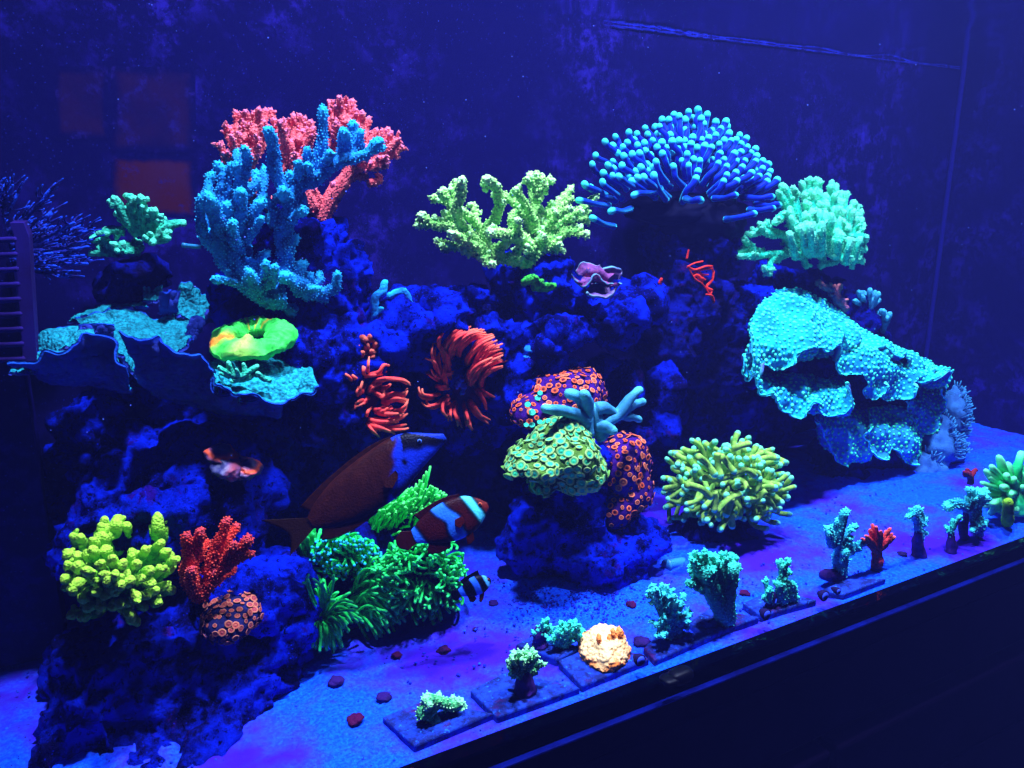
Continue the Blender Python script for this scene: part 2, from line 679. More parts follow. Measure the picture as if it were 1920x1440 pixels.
# waterline crust on the back pane
m_crust = mk('waterline_crust', 0.9, 0.0)
nt, N_, L, b = S(m_crust)
L.new(mixc(nt, ramp(nt, noise_tex(nt, 60, 5, .7, geo_pos(nt)), .35, .65), C(36, 54, 240, .5), C(28, 38, 220, .3)), b.inputs['Base Color'])
g_ = []
for k in range(420):
    u = RNG.random()
    x = .49 + .60 * u
    taper = np.clip((1.02 - x) / .4, .10, 1) * np.clip((x - .485) / .04, .2, 1)
    zz = WATER - .0014 + RNG.normal(0, .00045) * taper
    l_ = RNG.uniform(.002, .010)
    r_ = RNG.uniform(.0002, .0005) * (.4 + .6 * taper)
    g_.append(tube_geo([(x, BACK - .0012, zz), (x + l_, BACK - .0012, zz + RNG.normal(0, .0006))], [r_, r_ * .5], 5, 3))
V, q, t, a, D = join(g_)
build('waterline_crust', V, q, t, m_crust, tank)
m_seam = mk('clear_silicone', .9, 0.0)
m_seam.node_tree.nodes['Principled BSDF'].inputs['Base Color'].default_value = rgba(C(28, 28, 170, .16))
add_box('corner_seam', (RIGHT_X - .006, RIGHT_X - .0005, BACK - .006, BACK - .0005, .0, .55), m_seam, tank, .002)

# stand under the tank
m_cab = mk('dark_cabinet', 0.7, 0.08)
nt, N_, L, b = S(m_cab)
pos = geo_pos(nt)
L.new(mixc(nt, ramp(nt, noise_tex(nt, 8, 5, .6, pos), .3, .7), C(26, 10, 70, .05), C(16, 8, 50, .03)), b.inputs['Base Color'])
cab = thing('aquarium_stand', 'dark cabinet with a bright blue ledge under the tank', 'cabinet', (0.34, .5, -.9))
add_box('ledge', (LEFT_X - .02, RIGHT_X + .3, FRONT - .018, FRONT - .0135, -.0105, -.0088), m_edge, cab, .0006)
add_box('top_rail', (LEFT_X - .02, RIGHT_X + .3, FRONT - .0165, BACK + .03, -.10, -.0311), m_cab, cab, .003)
add_box('rail_lip', (LEFT_X - .02, RIGHT_X + .3, FRONT - .0165, FRONT - .0005, -.0309, -.0112), m_cab, cab, .001)
for k in range(4):
    x0 = LEFT_X + .02 + k * .44
    d_ = add_box('door', (x0, x0 + .432, FRONT - .026, FRONT - .006, -.86, -.106), m_cab, cab, .003)
    add_box('door_panel', (x0 + .06, x0 + .372, FRONT - .029, FRONT - .0265, -.78, -.18), m_cab, d_, .002)
add_box('carcass', (LEFT_X, RIGHT_X + .28, FRONT, BACK + .02, -.9, -.104), m_cab, cab)
m_floor = mk('room_floor', 0.6, 0.2)
m_floor.node_tree.nodes['Principled BSDF'].inputs['Base Color'].default_value = (.02, .015, .03, 1)
tag(add_box('floor', (-3, 4, -2, 3, -.95, -.9), m_floor), 'dark room floor', None, kind='structure')

# reddish room reflections in the back glass, painted onto thin sheets over the wall
def reflection_sheet(pxs, mat, parent, th=.0002, n=24):
    Q = [A(px, py, BACK - th) for px, py in pxs]
    s = np.linspace(0, 1, n)
    U, W_ = np.meshgrid(s, s, indexing='ij')
    P = (Q[0][None, None] * ((1 - U) * (1 - W_))[..., None] + Q[1] * (U * (1 - W_))[..., None] + Q[2] * (U * W_)[..., None] + Q[3] * ((1 - U) * W_)[..., None]).reshape(-1, 3)
    e = np.minimum(np.minimum(U, 1 - U), np.minimum(W_, 1 - W_)).ravel()
    k = (np.arange(n - 1)[:, None] * n + np.arange(n - 1)[None]).ravel()
    return build('reflection_patch', P, np.stack([k, k + n, k + n + 1, k + 1], 1), None, mat, parent, {'tip': np.clip(e * 5, 0, 1)})


def reflection_mat(name, c0, c1):
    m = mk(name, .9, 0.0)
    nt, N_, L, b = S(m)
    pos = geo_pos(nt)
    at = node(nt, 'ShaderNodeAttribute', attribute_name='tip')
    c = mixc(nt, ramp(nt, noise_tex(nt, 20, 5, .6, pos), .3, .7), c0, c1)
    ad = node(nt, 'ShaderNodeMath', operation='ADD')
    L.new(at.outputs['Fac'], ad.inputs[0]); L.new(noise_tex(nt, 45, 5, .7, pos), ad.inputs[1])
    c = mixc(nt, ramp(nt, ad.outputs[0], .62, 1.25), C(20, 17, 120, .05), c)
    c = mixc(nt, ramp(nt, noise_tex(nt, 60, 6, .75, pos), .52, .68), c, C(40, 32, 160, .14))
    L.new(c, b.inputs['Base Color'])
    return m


m_refl = reflection_mat('red_brown_reflection', C(76, 26, 42, .052), C(50, 22, 68, .045))
m_refl2 = reflection_mat('plum_reflection', C(38, 19, 80, .045), C(28, 19, 104, .048))
refl = thing('painted_reflection', 'dim red brown room reflection painted on the back pane', 'reflection', A(230, 300, BACK - .004))
reflection_sheet([(208, 292), (370, 294), (370, 408), (206, 404)], m_refl, refl)
reflection_sheet([(208, 124), (366, 126), (368, 288), (206, 286)], m_refl2, refl)
reflection_sheet([(104, 124), (202, 124), (202, 262), (104, 260)], m_refl2, refl)

# overflow comb box at the left edge
m_weir = mk('indigo_plastic', 0.8, 0.05)
nt, N_, L, b = S(m_weir)
L.new(mixc(nt, ramp(nt, noise_tex(nt, 25, 5, .6, geo_pos(nt)), .35, .7), C(44, 32, 180, .16), C(34, 18, 110, .07)), b.inputs['Base Color'])
m_dark = mk('dark_recess', 0.7, 0.1)
m_dark.node_tree.nodes['Principled BSDF'].inputs['Base Color'].default_value = (.01, .008, .03, 1)
weir = thing('overflow_box', 'indigo plastic overflow box with comb teeth at the picture edge', 'overflow box', G(10, 1000))
c0 = A(8, 418, .56)
V = []
for py, dx in ((418, 0), (445, 10), (700, 26)):
    for px in (18 + dx, 44 + dx):
        V.append(A(px, py, .555))
for py, dx in ((418, 0), (445, 10), (700, 26)):
    for px in (18 + dx, 44 + dx):
        V.append(A(px, py, .555) + np.array([0, .05, 0]))
q = [[0, 1, 3, 2], [2, 3, 5, 4], [6, 8, 9, 7], [8, 10, 11, 9], [1, 7, 9, 3], [3, 9, 11, 5], [0, 2, 8, 6], [2, 4, 10, 8], [0, 6, 7, 1], [4, 5, 11, 10]]
build('side_plate', V, q, None, m_weir, weir, smooth=False)
for k in range(9):
    py = 452 + k * 28
    a, b_ = A(-30, py, .56), A(26 + k * 2, py - 3, .553)
    V, qd, t3, tt, D = tube_geo([a, b_], [.0022, .0018], 6, 4)
    build('comb_tooth', V, qd, t3, m_weir, weir)
pp = A(-20, 560, .585)
add_box('back_plate', (pp[0] - .1, pp[0] + .012, pp[1], pp[1] + .05, .0, pp[2] + .055), m_wall, weir)

# ------------------------------------------------------------------ rocks
ROCKS = [rock_mat('live_rock_blue', C(6, 34, 245, .62), C(40, 16, 180, .18), C(6, 10, 100, .06)),
         rock_mat('live_rock_purple', C(8, 30, 225, .46), C(50, 16, 140, .14), C(8, 8, 80, .045)),
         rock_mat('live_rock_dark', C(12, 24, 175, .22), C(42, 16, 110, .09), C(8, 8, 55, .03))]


def rock(label, blobs, mat=0, voxel=.0023, amp=1.0, seed=0, name='live_rock', group='live rocks of the reef'):
    """blobs: (px, py, y, half width px, half height px, half depth m) fused, then eroded with ridges and pits"""
    Vs, Ts, o = [], [], 0
    iv, it = ico(3)
    for k, (px, py, y, rx, rz, ry) in enumerate(blobs):
        c_ = A(px, py, y)
        s = mpp(c_)
        n_ = 1 + .28 * vnoise(iv + k * 3.1 + seed, 1.6, seed)[:, None]
        L_ = iv * n_ * np.array([rx * s, ry, rz * s])
        # lie along the picture's own horizontal
        W = c_ + L_[:, :1] * RIGHT + L_[:, 1:2] * np.array([math.sin(_y), math.cos(_y), 0]) + L_[:, 2:3] * np.array([0, 0, 1.0])
        W[:, 1] = np.minimum(W[:, 1], BACK - .004)
        W[:, 2] = np.maximum(W[:, 2], -.01)
        Vs.append(W); Ts.append(it + o); o += len(W)
    V, N, q, t = remesh(np.vstack(Vs), np.vstack(Ts), voxel)
    d = .010 * fbm(V, 18, 3, seed + 1)
    r = 1 - np.abs(fbm(V, 60, 3, seed + 5))
    d = d + .004 * (r - .6)
    pit = np.clip(1 - worley(V, 36, seed + 9) / .36, 0, 1)
    d = d - .008 * pit ** .8
    pit2 = np.clip(1 - worley(V, 110, seed + 19) / .5, 0, 1)
    d = d - .0035 * pit2
    d = d + .0034 * fbm(V, 150, 3, seed + 23)
    V = V + N * (amp * d)[:, None]
    V[:, 1] = np.clip(V[:, 1], FRONT + .004, BACK - .002)
    b0 = V[np.argmin(V[:, 2])]
    o = build(name, V, q, t, ROCKS[mat], None, loc=(float(V[:, 0].mean()), float(V[:, 1].mean()), float(b0[2])))
    return tag(o, label, 'rock', group)


rock('large rough blue rock carrying the yellow green coral at lower left',
     [(330, 1250, .52, 190, 120, .07), (220, 1330, .50, 130, 140, .06), (440, 1310, .49, 130, 130, .06), (510, 1190, .51, 70, 55, .04), (260, 1180, .52, 120, 60, .05), (330, 1400, .47, 230, 90, .05)], 1, seed=3)
rock('dark blue rock slope behind the yellow green and red corals',
     [(300, 960, .555, 150, 90, .05), (420, 960, .55, 90, 80, .045), (200, 1010, .56, 90, 80, .045), (330, 1040, .555, 170, 70, .045), (430, 900, .56, 80, 55, .035), (300, 890, .57, 120, 60, .04), (380, 850, .575, 90, 60, .035), (220, 920, .57, 80, 60, .035)], 0, seed=11)
rock('shadowed rock column under the ruffled blue plate coral',
     [(290, 830, .625, 150, 100, .05), (440, 780, .62, 140, 90, .05), (540, 740, .61, 90, 80, .04), (200, 800, .635, 70, 80, .035), (560, 880, .62, 80, 120, .04), (490, 880, .60, 80, 80, .04), (180, 900, .63, 80, 90, .04)], 0, seed=21)
rock('steep blue rock face below the blue finger coral',
     [(600, 540, .60, 75, 80, .04), (660, 520, .60, 40, 60, .03), (560, 640, .59, 70, 70, .04), (620, 660, .58, 70, 80, .04), (560, 480, .61, 70, 90, .04), (480, 560, .62, 80, 60, .03)], 0, seed=31)
rock('pitted blue rock beside the left red anemone',
     [(610, 740, .575, 60, 70, .035), (690, 660, .59, 60, 50, .035), (740, 600, .60, 50, 45, .03), (700, 780, .59, 70, 70, .04), (590, 790, .57, 50, 40, .03)], 0, seed=41)
rock('blue rock arching above the round red anemone',
     [(850, 590, .585, 40, 45, .03), (830, 560, .59, 50, 22, .025), (890, 550, .59, 35, 22, .02), (780, 620, .59, 45, 50, .03), (880, 640, .60, 90, 60, .03), (800, 700, .61, 70, 90, .03), (870, 780, .62, 110, 80, .03)], 0, seed=51)
rock('blue rock holding the giant clam and yellow green staghorn coral',
     [(1020, 505, .60, 40, 30, .03), (1045, 530, .59, 50, 40, .03), (1000, 580, .61, 60, 60, .03), (1130, 590, .585, 70, 35, .03), (1080, 560, .59, 40, 40, .03), (1190, 570, .60, 50, 40, .03), (940, 510, .62, 30, 30, .02)], 0, seed=61)
rock('flat lit blue rock below the clam',
     [(1060, 620, .575, 50, 22, .03), (1150, 610, .585, 70, 28, .03), (1000, 640, .59, 50, 30, .03), (1010, 690, .59, 70, 50, .03), (960, 720, .58, 40, 60, .03)], 0, seed=71)
rock('dark rock tower below the blue tipped anemone',
     [(1300, 470, .64, 90, 70, .035), (1290, 560, .63, 80, 70, .04), (1330, 650, .63, 90, 80, .04), (1250, 640, .62, 60, 70, .03), (1340, 760, .64, 90, 90, .04)], 2, seed=81)
rock('blue topped rock between the red gorgonian and the ruffled coral',
     [(1400, 560, .62, 55, 40, .03), (1370, 620, .63, 50, 50, .03), (1450, 540, .64, 40, 40, .03), (1390, 690, .63, 50, 60, .03)], 0, seed=91)
rock('rock with a dark hole behind the blue grey finger coral',
     [(1140, 680, .58, 45, 16, .02), (1185, 720, .58, 18, 45, .02), (1115, 730, .59, 22, 50, .02), (1250, 725, .575, 35, 45, .025), (1230, 780, .585, 40, 50, .03), (1180, 830, .60, 70, 60, .03)], 1, seed=101, voxel=.0024, amp=.6)
rock('large blue rock pedestal under the zoanthid mounds',
     [(1100, 1030, .52, 135, 60, .045), (1010, 1000, .53, 80, 70, .035), (1190, 1020, .525, 75, 65, .035), (1090, 940, .535, 90, 60, .04), (1070, 860, .545, 80, 70, .035), (1130, 1072, .505, 125, 38, .03), (1060, 780, .56, 80, 60, .03)], 0, seed=111, amp=.8)
rock('dark rock stem under the ruffled cyan coral',
     [(1600, 850, .585, 80, 60, .035), (1560, 910, .57, 60, 50, .03), (1640, 900, .57, 70, 50, .03), (1600, 760, .60, 100, 60, .03), (1560, 690, .61, 80, 70, .03)], 2, seed=121)
rock('low dark rock under the yellow green torch coral',
     [(1360, 1000, .515, 85, 30, .035), (1310, 1000, .52, 35, 32, .025), (1370, 960, .53, 60, 40, .03)], 2, seed=131, amp=.6)
rock('dark ledge rock carrying the small teal staghorn coral',
     [(265, 500, .66, 45, 25, .03), (300, 520, .67, 30, 30, .02), (230, 540, .675, 60, 40, .02)], 2, seed=141, amp=.7)
rock('dark rock hidden among the green torch corals',
     [(720, 1050, .545, 110, 80, .035), (650, 1110, .54, 60, 50, .03), (790, 1090, .53, 60, 60, .03), (760, 970, .56, 70, 50, .03)], 2, seed=151, amp=.6)
rock('blue rock carrying the pink zoanthids beside the red finger coral',
     [(480, 1110, .50, 75, 50, .04), (540, 1180, .49, 45, 60, .03), (420, 1120, .50, 60, 50, .03)], 0, seed=161)
rock('broad dark reef rock at the back behind the anemones and fish',
     [(700, 700, .655, 130, 120, .03), (880, 760, .66, 150, 110, .03), (1050, 780, .66, 140, 110, .03), (1200, 800, .665, 130, 100, .03), (760, 860, .655, 150, 110, .03), (640, 900, .65, 120, 110, .03), (950, 880, .655, 140, 80, .03), (1400, 740, .67, 130, 130, .025), (960, 640, .665, 120, 80, .025)], 2, seed=171, voxel=.0035)
rock('dark rock ledge under the bright cyan dome coral',
     [(1510, 535, .645, 75, 26, .03), (1570, 590, .645, 70, 50, .03), (1625, 640, .648, 36, 40, .02), (1500, 590, .65, 70, 50, .03)], 2, seed=181)

# ------------------------------------------------------------------ branching corals
def dot_parts(o, mat, spacing, r_, flat=.45):
    """crowded raised polyps over a lobe, too small to pick apart: one sub-part"""
    me = o.data
    n_ = len(me.vertices)
    V = np.empty(n_ * 3, np.float32); me.vertices.foreach_get('co', V); V = V.reshape(-1, 3).astype(float)
    N = np.empty(n_ * 3, np.float32); me.vertices.foreach_get('normal', N); N = N.reshape(-1, 3).astype(float)
    if len(me.materials) == 3:                      # sheet: upper face only
        V, N = V[:n_ // 2], N[:n_ // 2]
    else:
        keep = N @ unit(EYE - V.mean(0)) > -.25
        V, N = V[keep], N[keep]
    order = RNG.permutation(len(V))
    cell, kept = {}, []
    for i in order:
        k = tuple((V[i] // spacing).astype(int))
        ok = True
        for a in (-1, 0, 1):
            for b_ in (-1, 0, 1):
                for c_ in (-1, 0, 1):
                    for j in cell.get((k[0] + a, k[1] + b_, k[2] + c_), ()):
                        d = V[i] - V[j]
                        if d @ d < spacing * spacing:
                            ok = False
        if ok:
            cell.setdefault(k, []).append(i)
            kept.append(i)
    kept = np.array(kept)
    iv, it = ico(1)
    C_, Nn = V[kept], N[kept]
    rr = r_ * RNG.uniform(.65, 1.2, len(kept))
    # flatten each little sphere along its normal
    al = np.einsum('vj,nj->nv', iv, Nn)
    P = iv[None] - flat * al[..., None] * Nn[:, None]
    P = C_[:, None] + P * rr[:, None, None] + Nn[:, None] * (rr * .15)[:, None, None]
    T = (it[None] + (np.arange(len(kept)) * len(iv))[:, None, None]).reshape(-1, 3)
    d_ = build('polyps', P.reshape(-1, 3), None, T, mat, o)
    d_['kind'] = 'stuff'
    return d_



def velvet(parent, mat, spacing=.0019, r_=.00062, flat=-.3):
    """tiny extended polyps over every branch of a colony"""
    for o in [c_ for c_ in parent.children]:
        dot_parts(o, mat, spacing, r_, flat)


SC2, SC3, SC4, SC7, SC8 = 440 / 1440, 500 / 1565, 600 / 1878, 400 / 1108, 560 / 1260
m_bluef = coral('blue_finger_coral', C(16, 100, 195, .46), C(22, 134, 215, .58), (.7, 1.0), C(8, 56, 120, .20), 260, (420, 1.0, 'n'), sheen=.1)
bf = thing('finger_coral', 'tall blue finger coral with knobbly upright branches at upper left', 'coral', A(560, 590, .55), 'branching corals')
BLUE = [
    ([(805, 150), (800, 300), (770, 470), (700, 570)], 33), ([(470, 275), (500, 380), (505, 520), (560, 620)], 38), ([(485, 350), (505, 430), (520, 520)], 27),
    ([(935, 285), (940, 350), (925, 440)], 38), ([(985, 240), (1000, 330), (985, 440)], 35), ([(1035, 290), (1030, 380), (1000, 440)], 24),
    ([(1140, 350), (1060, 430), (930, 460), (820, 530), (700, 600), (580, 660)], 40), ([(1165, 385), (1110, 400), (1050, 440)], 26), ([(855, 420), (830, 470), (800, 530)], 36),
    ([(705, 395), (710, 450), (720, 560)], 32), ([(655, 475), (660, 530), (660, 600)], 30), ([(710, 490), (715, 560)], 28), ([(605, 550), (620, 620), (600, 710)], 36),
    ([(265, 395), (280, 480), (290, 560)], 22), ([(330, 395), (335, 480), (300, 620)], 27), ([(270, 500), (290, 600), (280, 740)], 29),
    ([(390, 545), (385, 610), (320, 670), (260, 780)], 36), ([(435, 515), (440, 590), (420, 720)], 24), ([(150, 490), (190, 530), (180, 650), (190, 780)], 30), ([(230, 490), (225, 620), (220, 740)], 20),
    ([(120, 555), (100, 620), (90, 760), (90, 900), (150, 990)], 32), ([(55, 690), (50, 780), (65, 890), (120, 980)], 28), ([(185, 610), (170, 740), (190, 870)], 36),
    ([(430, 715), (390, 770), (380, 850), (310, 950)], 36), ([(425, 820), (400, 850), (340, 930)], 24), ([(250, 850), (245, 920), (280, 1010)], 38), ([(210, 750), (230, 800), (260, 900)], 46),
    ([(490, 810), (540, 860), (555, 920)], 46), ([(680, 770), (620, 815), (565, 890)], 36), ([(650, 755), (600, 790), (565, 850)], 30), ([(550, 880), (555, 1000), (560, 1100), (580, 1200)], 44), ([(640, 930), (605, 1020), (600, 1140)], 24),
    ([(460, 1030), (400, 1065), (350, 1100), (330, 1170)], 32), ([(510, 1120), (485, 1190), (440, 1270)], 34), ([(450, 1095), (450, 1160), (430, 1240)], 24), ([(350, 1150), (375, 1230), (450, 1290)], 48), ([(520, 1285), (470, 1290), (430, 1270)], 26),
    ([(680, 1105), (655, 1150), (640, 1220)], 40), ([(560, 1180), (650, 1225), (720, 1280)], 48), ([(785, 1160), (780, 1210), (710, 1260)], 28), ([(725, 1165), (720, 1200), (700, 1250)], 26), ([(890, 1170), (885, 1235), (820, 1270), (730, 1275)], 36),
    ([(920, 1315), (850, 1315), (750, 1290)], 28), ([(690, 1305), (640, 1350), (600, 1395)], 38), ([(770, 1250), (700, 1260), (640, 1270)], 26), ([(700, 1190), (690, 1240), (650, 1280)], 30),
    ([(110, 940), (220, 1080), (330, 1190), (450, 1290), (560, 1290)], 75), ([(200, 860), (280, 1000), (350, 1120), (430, 1230)], 70), ([(520, 690), (600, 700), (690, 690)], 40), ([(560, 660), (600, 740), (560, 870)], 48), ([(320, 1025), (340, 1090), (350, 1150)], 28),
    ([(130, 1190), (230, 1200), (320, 1220)], 22), ([(215, 1145), (280, 1170), (340, 1200)], 26), ([(350, 940), (340, 1000), (340, 1080)], 26), ([(300, 660), (300, 760), (280, 880)], 40), ([(460, 700), (500, 760), (530, 850)], 34),
    ([(100, 700), (140, 800), (200, 900)], 50), ([(150, 900), (180, 960), (250, 1050)], 44)]
branches(bf, C2, BLUE, .565, m_bluef, SC2, .026, 20, 26, (.0030, .0010), .30, None, (1.1, .90, .74))
m_bluep = coral('blue_polyps', C(40, 150, 225, .62), None, dark=C(26, 120, 205, .45), fuzz=None)
velvet(bf, m_bluep)
# small outlier fingers of the same kind
bs = thing('finger_coral', 'small blue finger coral twig on the rock right of the tall one', 'coral', A(710, 610, .58), 'branching corals')
branches(bs, C2, [([(1180, 1210), (1170, 1260), (1120, 1310), (1130, 1440)], 22), ([(1215, 1290), (1290, 1270), (1330, 1330), (1340, 1420)], 24), ([(1300, 1265), (1250, 1320), (1230, 1400)], 26), ([(1160, 1375), (1130, 1400), (1120, 1440)], 18)], .57, m_bluef, SC2, .01, 16, 20, (.003, .0008), .25)

m_pink = coral('pink_coral', C(236, 112, 140, .70), C(205, 110, 170, .6), (.97, 1.0), C(185, 70, 95, .42), 240, (600, .8, 'v'))
pk = thing('stub_coral', 'pink stubby branching coral behind the tall blue finger coral', 'coral', A(600, 420, .60), 'branching corals')
PT = [(270, 165), (330, 165), (380, 175), (410, 145), (450, 155), (480, 155), (200, 250), (235, 265), (170, 370), (190, 410), (290, 300), (350, 310), (400, 350), (410, 330), (500, 215), (540, 225), (580, 235), (620, 190), (660, 185), (690, 205), (730, 225), (560, 275), (640, 295), (680, 285), (740, 265), (610, 345), (840, 105), (905, 80), (940, 95), (985, 100), (880, 135), (960, 125), (1040, 170), (1085, 205), (1060, 235), (930, 195), (1000, 155), (1130, 275), (1160, 305), (1200, 270), (1220, 295), (1265, 330), (1285, 380), (1250, 345), (1210, 425), (1180, 445), (1140, 450), (1100, 305), (1110, 470), (1190, 485), (870, 255), (890, 235), (310, 220), (360, 240), (440, 220), (460, 290), (530, 320), (590, 400), (680, 380), (320, 360), (250, 330), (1010, 240), (1030, 300), (1080, 380), (830, 200), (820, 320), (400, 420), (640, 430), (560, 480)]
for k, (x, y) in enumerate(PT):
    cx, cy = (330, 520) if x < 480 else ((650, 560) if x < 790 else (1000, 480))
    d = np.array([cx - x, cy - y], float)
    L_ = np.hypot(*d)
    d = d / L_
    ln = min(L_ * .8, 170)
    depth = random.uniform(-.022, .022)
    dt = .022 * (y - 300) / 300
    pts = [(x, y, depth - dt), (x + d[0] * ln * .35 + random.uniform(-10, 10), y + d[1] * ln * .35 + 25, depth * .8 - dt), (x + d[0] * ln, y + d[1] * ln, depth * .3)]
    W = pxpath(C2, pts, .60)
    rm = 25 * SC2 * mpp(W[0])
    branch(pk, W, [rm * 1.1, rm * .85, rm * .62], m_pink, 'branch', 12, 14, (.003, .0010), .15 * rm, k, (6, rm * .6, rm * .34))
branches(pk, C2, [([(740, 640), (770, 700), (800, 760)], 30), ([(1060, 560), (1000, 560), (900, 600)], 24), ([(1145, 555), (1150, 590), (1080, 600)], 20), ([(960, 510), (930, 560), (880, 640)], 22), ([(790, 830), (775, 890), (760, 905)], 14), ([(870, 610), (890, 660), (850, 760)], 26), ([(330, 480), (340, 600), (400, 700), (560, 760)], 40), ([(650, 520), (680, 640), (740, 760)], 50), ([(1000, 460), (930, 580), (830, 720), (780, 860)], 50), ([(1180, 440), (1080, 480), (980, 520)], 30), ([(420, 640), (440, 700), (500, 760)], 22), ([(565, 490), (570, 560), (600, 640)], 24)],
         .60, m_pink, SC2, .01, 10, 10, (.0042, .001), .2)

m_pinkp = coral('pink_polyps', C(250, 160, 180, .9), None, dark=C(236, 120, 150, .7), fuzz=None)
velvet(pk, m_pinkp, .0021, .0006)
m_ygreen = coral('yellow_green_staghorn', C(136, 212, 128, .62), C(150, 228, 180, .66), (.92, 1.0), C(54, 146, 66, .30), 240, (330, 1.0, 'v'))
yg = thing('staghorn_coral', 'pale yellow green staghorn coral in the middle of the reef', 'coral', A(960, 500, .59), 'branching corals')
YG = [([(395, 500), (385, 590), (360, 660), (380, 740), (450, 830), (560, 930)], 33), ([(360, 505), (370, 560), (375, 620)], 22), ([(225, 600), (300, 610), (350, 670)], 30), ([(260, 570), (310, 600)], 22), ([(335, 535), (365, 580), (370, 640)], 24), ([(160, 700), (220, 750), (330, 770), (430, 810)], 28), ([(135, 760), (200, 755), (260, 760)], 24),
      ([(260, 865), (330, 880), (420, 890), (520, 940)], 30), ([(285, 905), (340, 890), (400, 890)], 20), ([(330, 810), (400, 840), (480, 890), (560, 930)], 32), ([(465, 645), (475, 720), (500, 790), (540, 870)], 24), ([(390, 670), (440, 710), (500, 780)], 26), ([(295, 690), (350, 720), (400, 770)], 26),
      ([(540, 490), (595, 535), (615, 640), (590, 720), (540, 790), (530, 880)], 34), ([(530, 510), (575, 520)], 22), ([(585, 580), (670, 600), (740, 660), (790, 720), (830, 800)], 31), ([(710, 550), (750, 610), (790, 680), (820, 750)], 27),
      ([(800, 470), (815, 580), (830, 680), (840, 780), (830, 880), (790, 980)], 34), ([(830, 468), (832, 520), (825, 570)], 22), ([(775, 490), (800, 520)], 20), ([(912, 488), (860, 560), (835, 620)], 26), ([(870, 500), (850, 545), (835, 580)], 20),
      ([(1035, 545), (980, 610), (920, 660), (880, 740), (850, 840)], 27), ([(1040, 600), (960, 650), (900, 700)], 22), ([(1180, 592), (1110, 650), (1050, 700), (960, 760), (880, 860)], 29), ([(1030, 660), (960, 700), (900, 760)], 25), ([(1125, 720), (1060, 725), (980, 760)], 25), ([(1100, 680), (1050, 700), (990, 740)], 22),
      ([(1125, 810), (1040, 800), (960, 830), (880, 890)], 27), ([(1075, 770), (1000, 790), (930, 820)], 24), ([(985, 905), (920, 890), (860, 910)], 24), ([(970, 870), (920, 860)], 22), ([(740, 680), (692, 700), (695, 770), (740, 850)], 28), ([(720, 730), (730, 800), (780, 850)], 24), ([(790, 740), (780, 800), (820, 880)], 28),
      ([(560, 800), (640, 810), (700, 830), (800, 870)], 34), ([(650, 870), (600, 895), (560, 940)], 33), ([(735, 950), (660, 945), (600, 955)], 24), ([(575, 990), (545, 960), (570, 930)], 26), ([(740, 890), (720, 930), (700, 960)], 22), ([(770, 910), (830, 890)], 22), ([(440, 880), (560, 940), (700, 965), (790, 990)], 34), ([(420, 780), (480, 850), (560, 920)], 38), ([(880, 740), (900, 800), (860, 880)], 30), ([(400, 910), (450, 910), (520, 950)], 26), ([(500, 950), (540, 960), (600, 970)], 24), ([(870, 820), (870, 880), (800, 960)], 30)]
branches(yg, C3, YG, .59, m_ygreen, SC3, .028, 20, 34, (.0030, .0017), .10, (2, .0028, .0022), (.9, .78, .66))

m_ygp = coral('yellow_green_polyps', C(180, 238, 170, .8), None, dark=C(140, 215, 120, .6), fuzz=None)
velvet(yg, m_ygp, .0026, .0008, .0)
# small green crust on the rock under the staghorn
m_moss = coral('green_crust', C(60, 190, 70, .42), None, dark=C(24, 90, 50, .15), patch=260, fuzz=(500, .8, 'v'))
gc = thing('crust_coral', 'tiny bright green crust coral on the rock left of the clam', 'coral', A(1015, 530, .575), 'encrusting corals')
for k, (x, y) in enumerate([(800, 1075), (830, 1070), (860, 1090), (885, 1110), (860, 1105), (915, 1110), (935, 1112), (815, 1062)]):
    p = A(*C3(x, y), .556)
    branch(gc, [p + np.array([0, .012, -.004]), p], [.0032, .0024], m_moss, 'knob', 10, 8, (.002, .0008), 0, k)

m_cyan = coral('cyan_birdsnest', C(24, 196, 184, .62), C(90, 236, 222, .78), (.8, 1.0), C(10, 120, 118, .30), 240, (700, .7, 'v'))
cy = thing('birdsnest_coral', 'bright cyan dome of crowded fingers at upper right', 'coral', A(1520, 520, .60), 'branching corals')
CY = [([(945, 915), (1000, 900), (1100, 930), (1220, 920)], 18), ([(985, 830), (1010, 880), (1060, 925)], 17), ([(1030, 812), (1100, 790), (1200, 810), (1280, 850)], 20), ([(1080, 755), (1110, 800), (1170, 820)], 19), ([(955, 940), (1060, 942), (1120, 930)], 17), ([(1100, 1010), (1135, 1045)], 18), ([(1180, 962), (1250, 920), (1350, 900)], 20), ([(1350, 1000), (1330, 950), (1290, 910)], 18), ([(1440, 1000), (1450, 940), (1450, 900)], 18), ([(1530, 975), (1460, 985)], 15), ([(1620, 1000), (1610, 930), (1580, 880)], 17), ([(1680, 970), (1640, 900), (1590, 860)], 18), ([(1690, 900), (1620, 870), (1550, 850)], 20), ([(1210, 530), (1240, 590), (1280, 700)], 24), ([(1190, 570), (1230, 640), (1280, 740)], 24), ([(1330, 880), (1350, 920), (1380, 940)], 16), ([(1120, 740), (1110, 800)], 18), ([(1170, 740), (1230, 700), (1290, 760)], 22), ([(1230, 840), (1260, 900), (1340, 920)], 20), ([(1290, 930), (1400, 900), (1520, 880), (1600, 860)], 26), ([(1000, 850), (1060, 910)], 14), ([(1700, 830), (1640, 830), (1570, 840)], 20), ([(1135, 1045), (1140, 980), (1180, 920)], 15)]
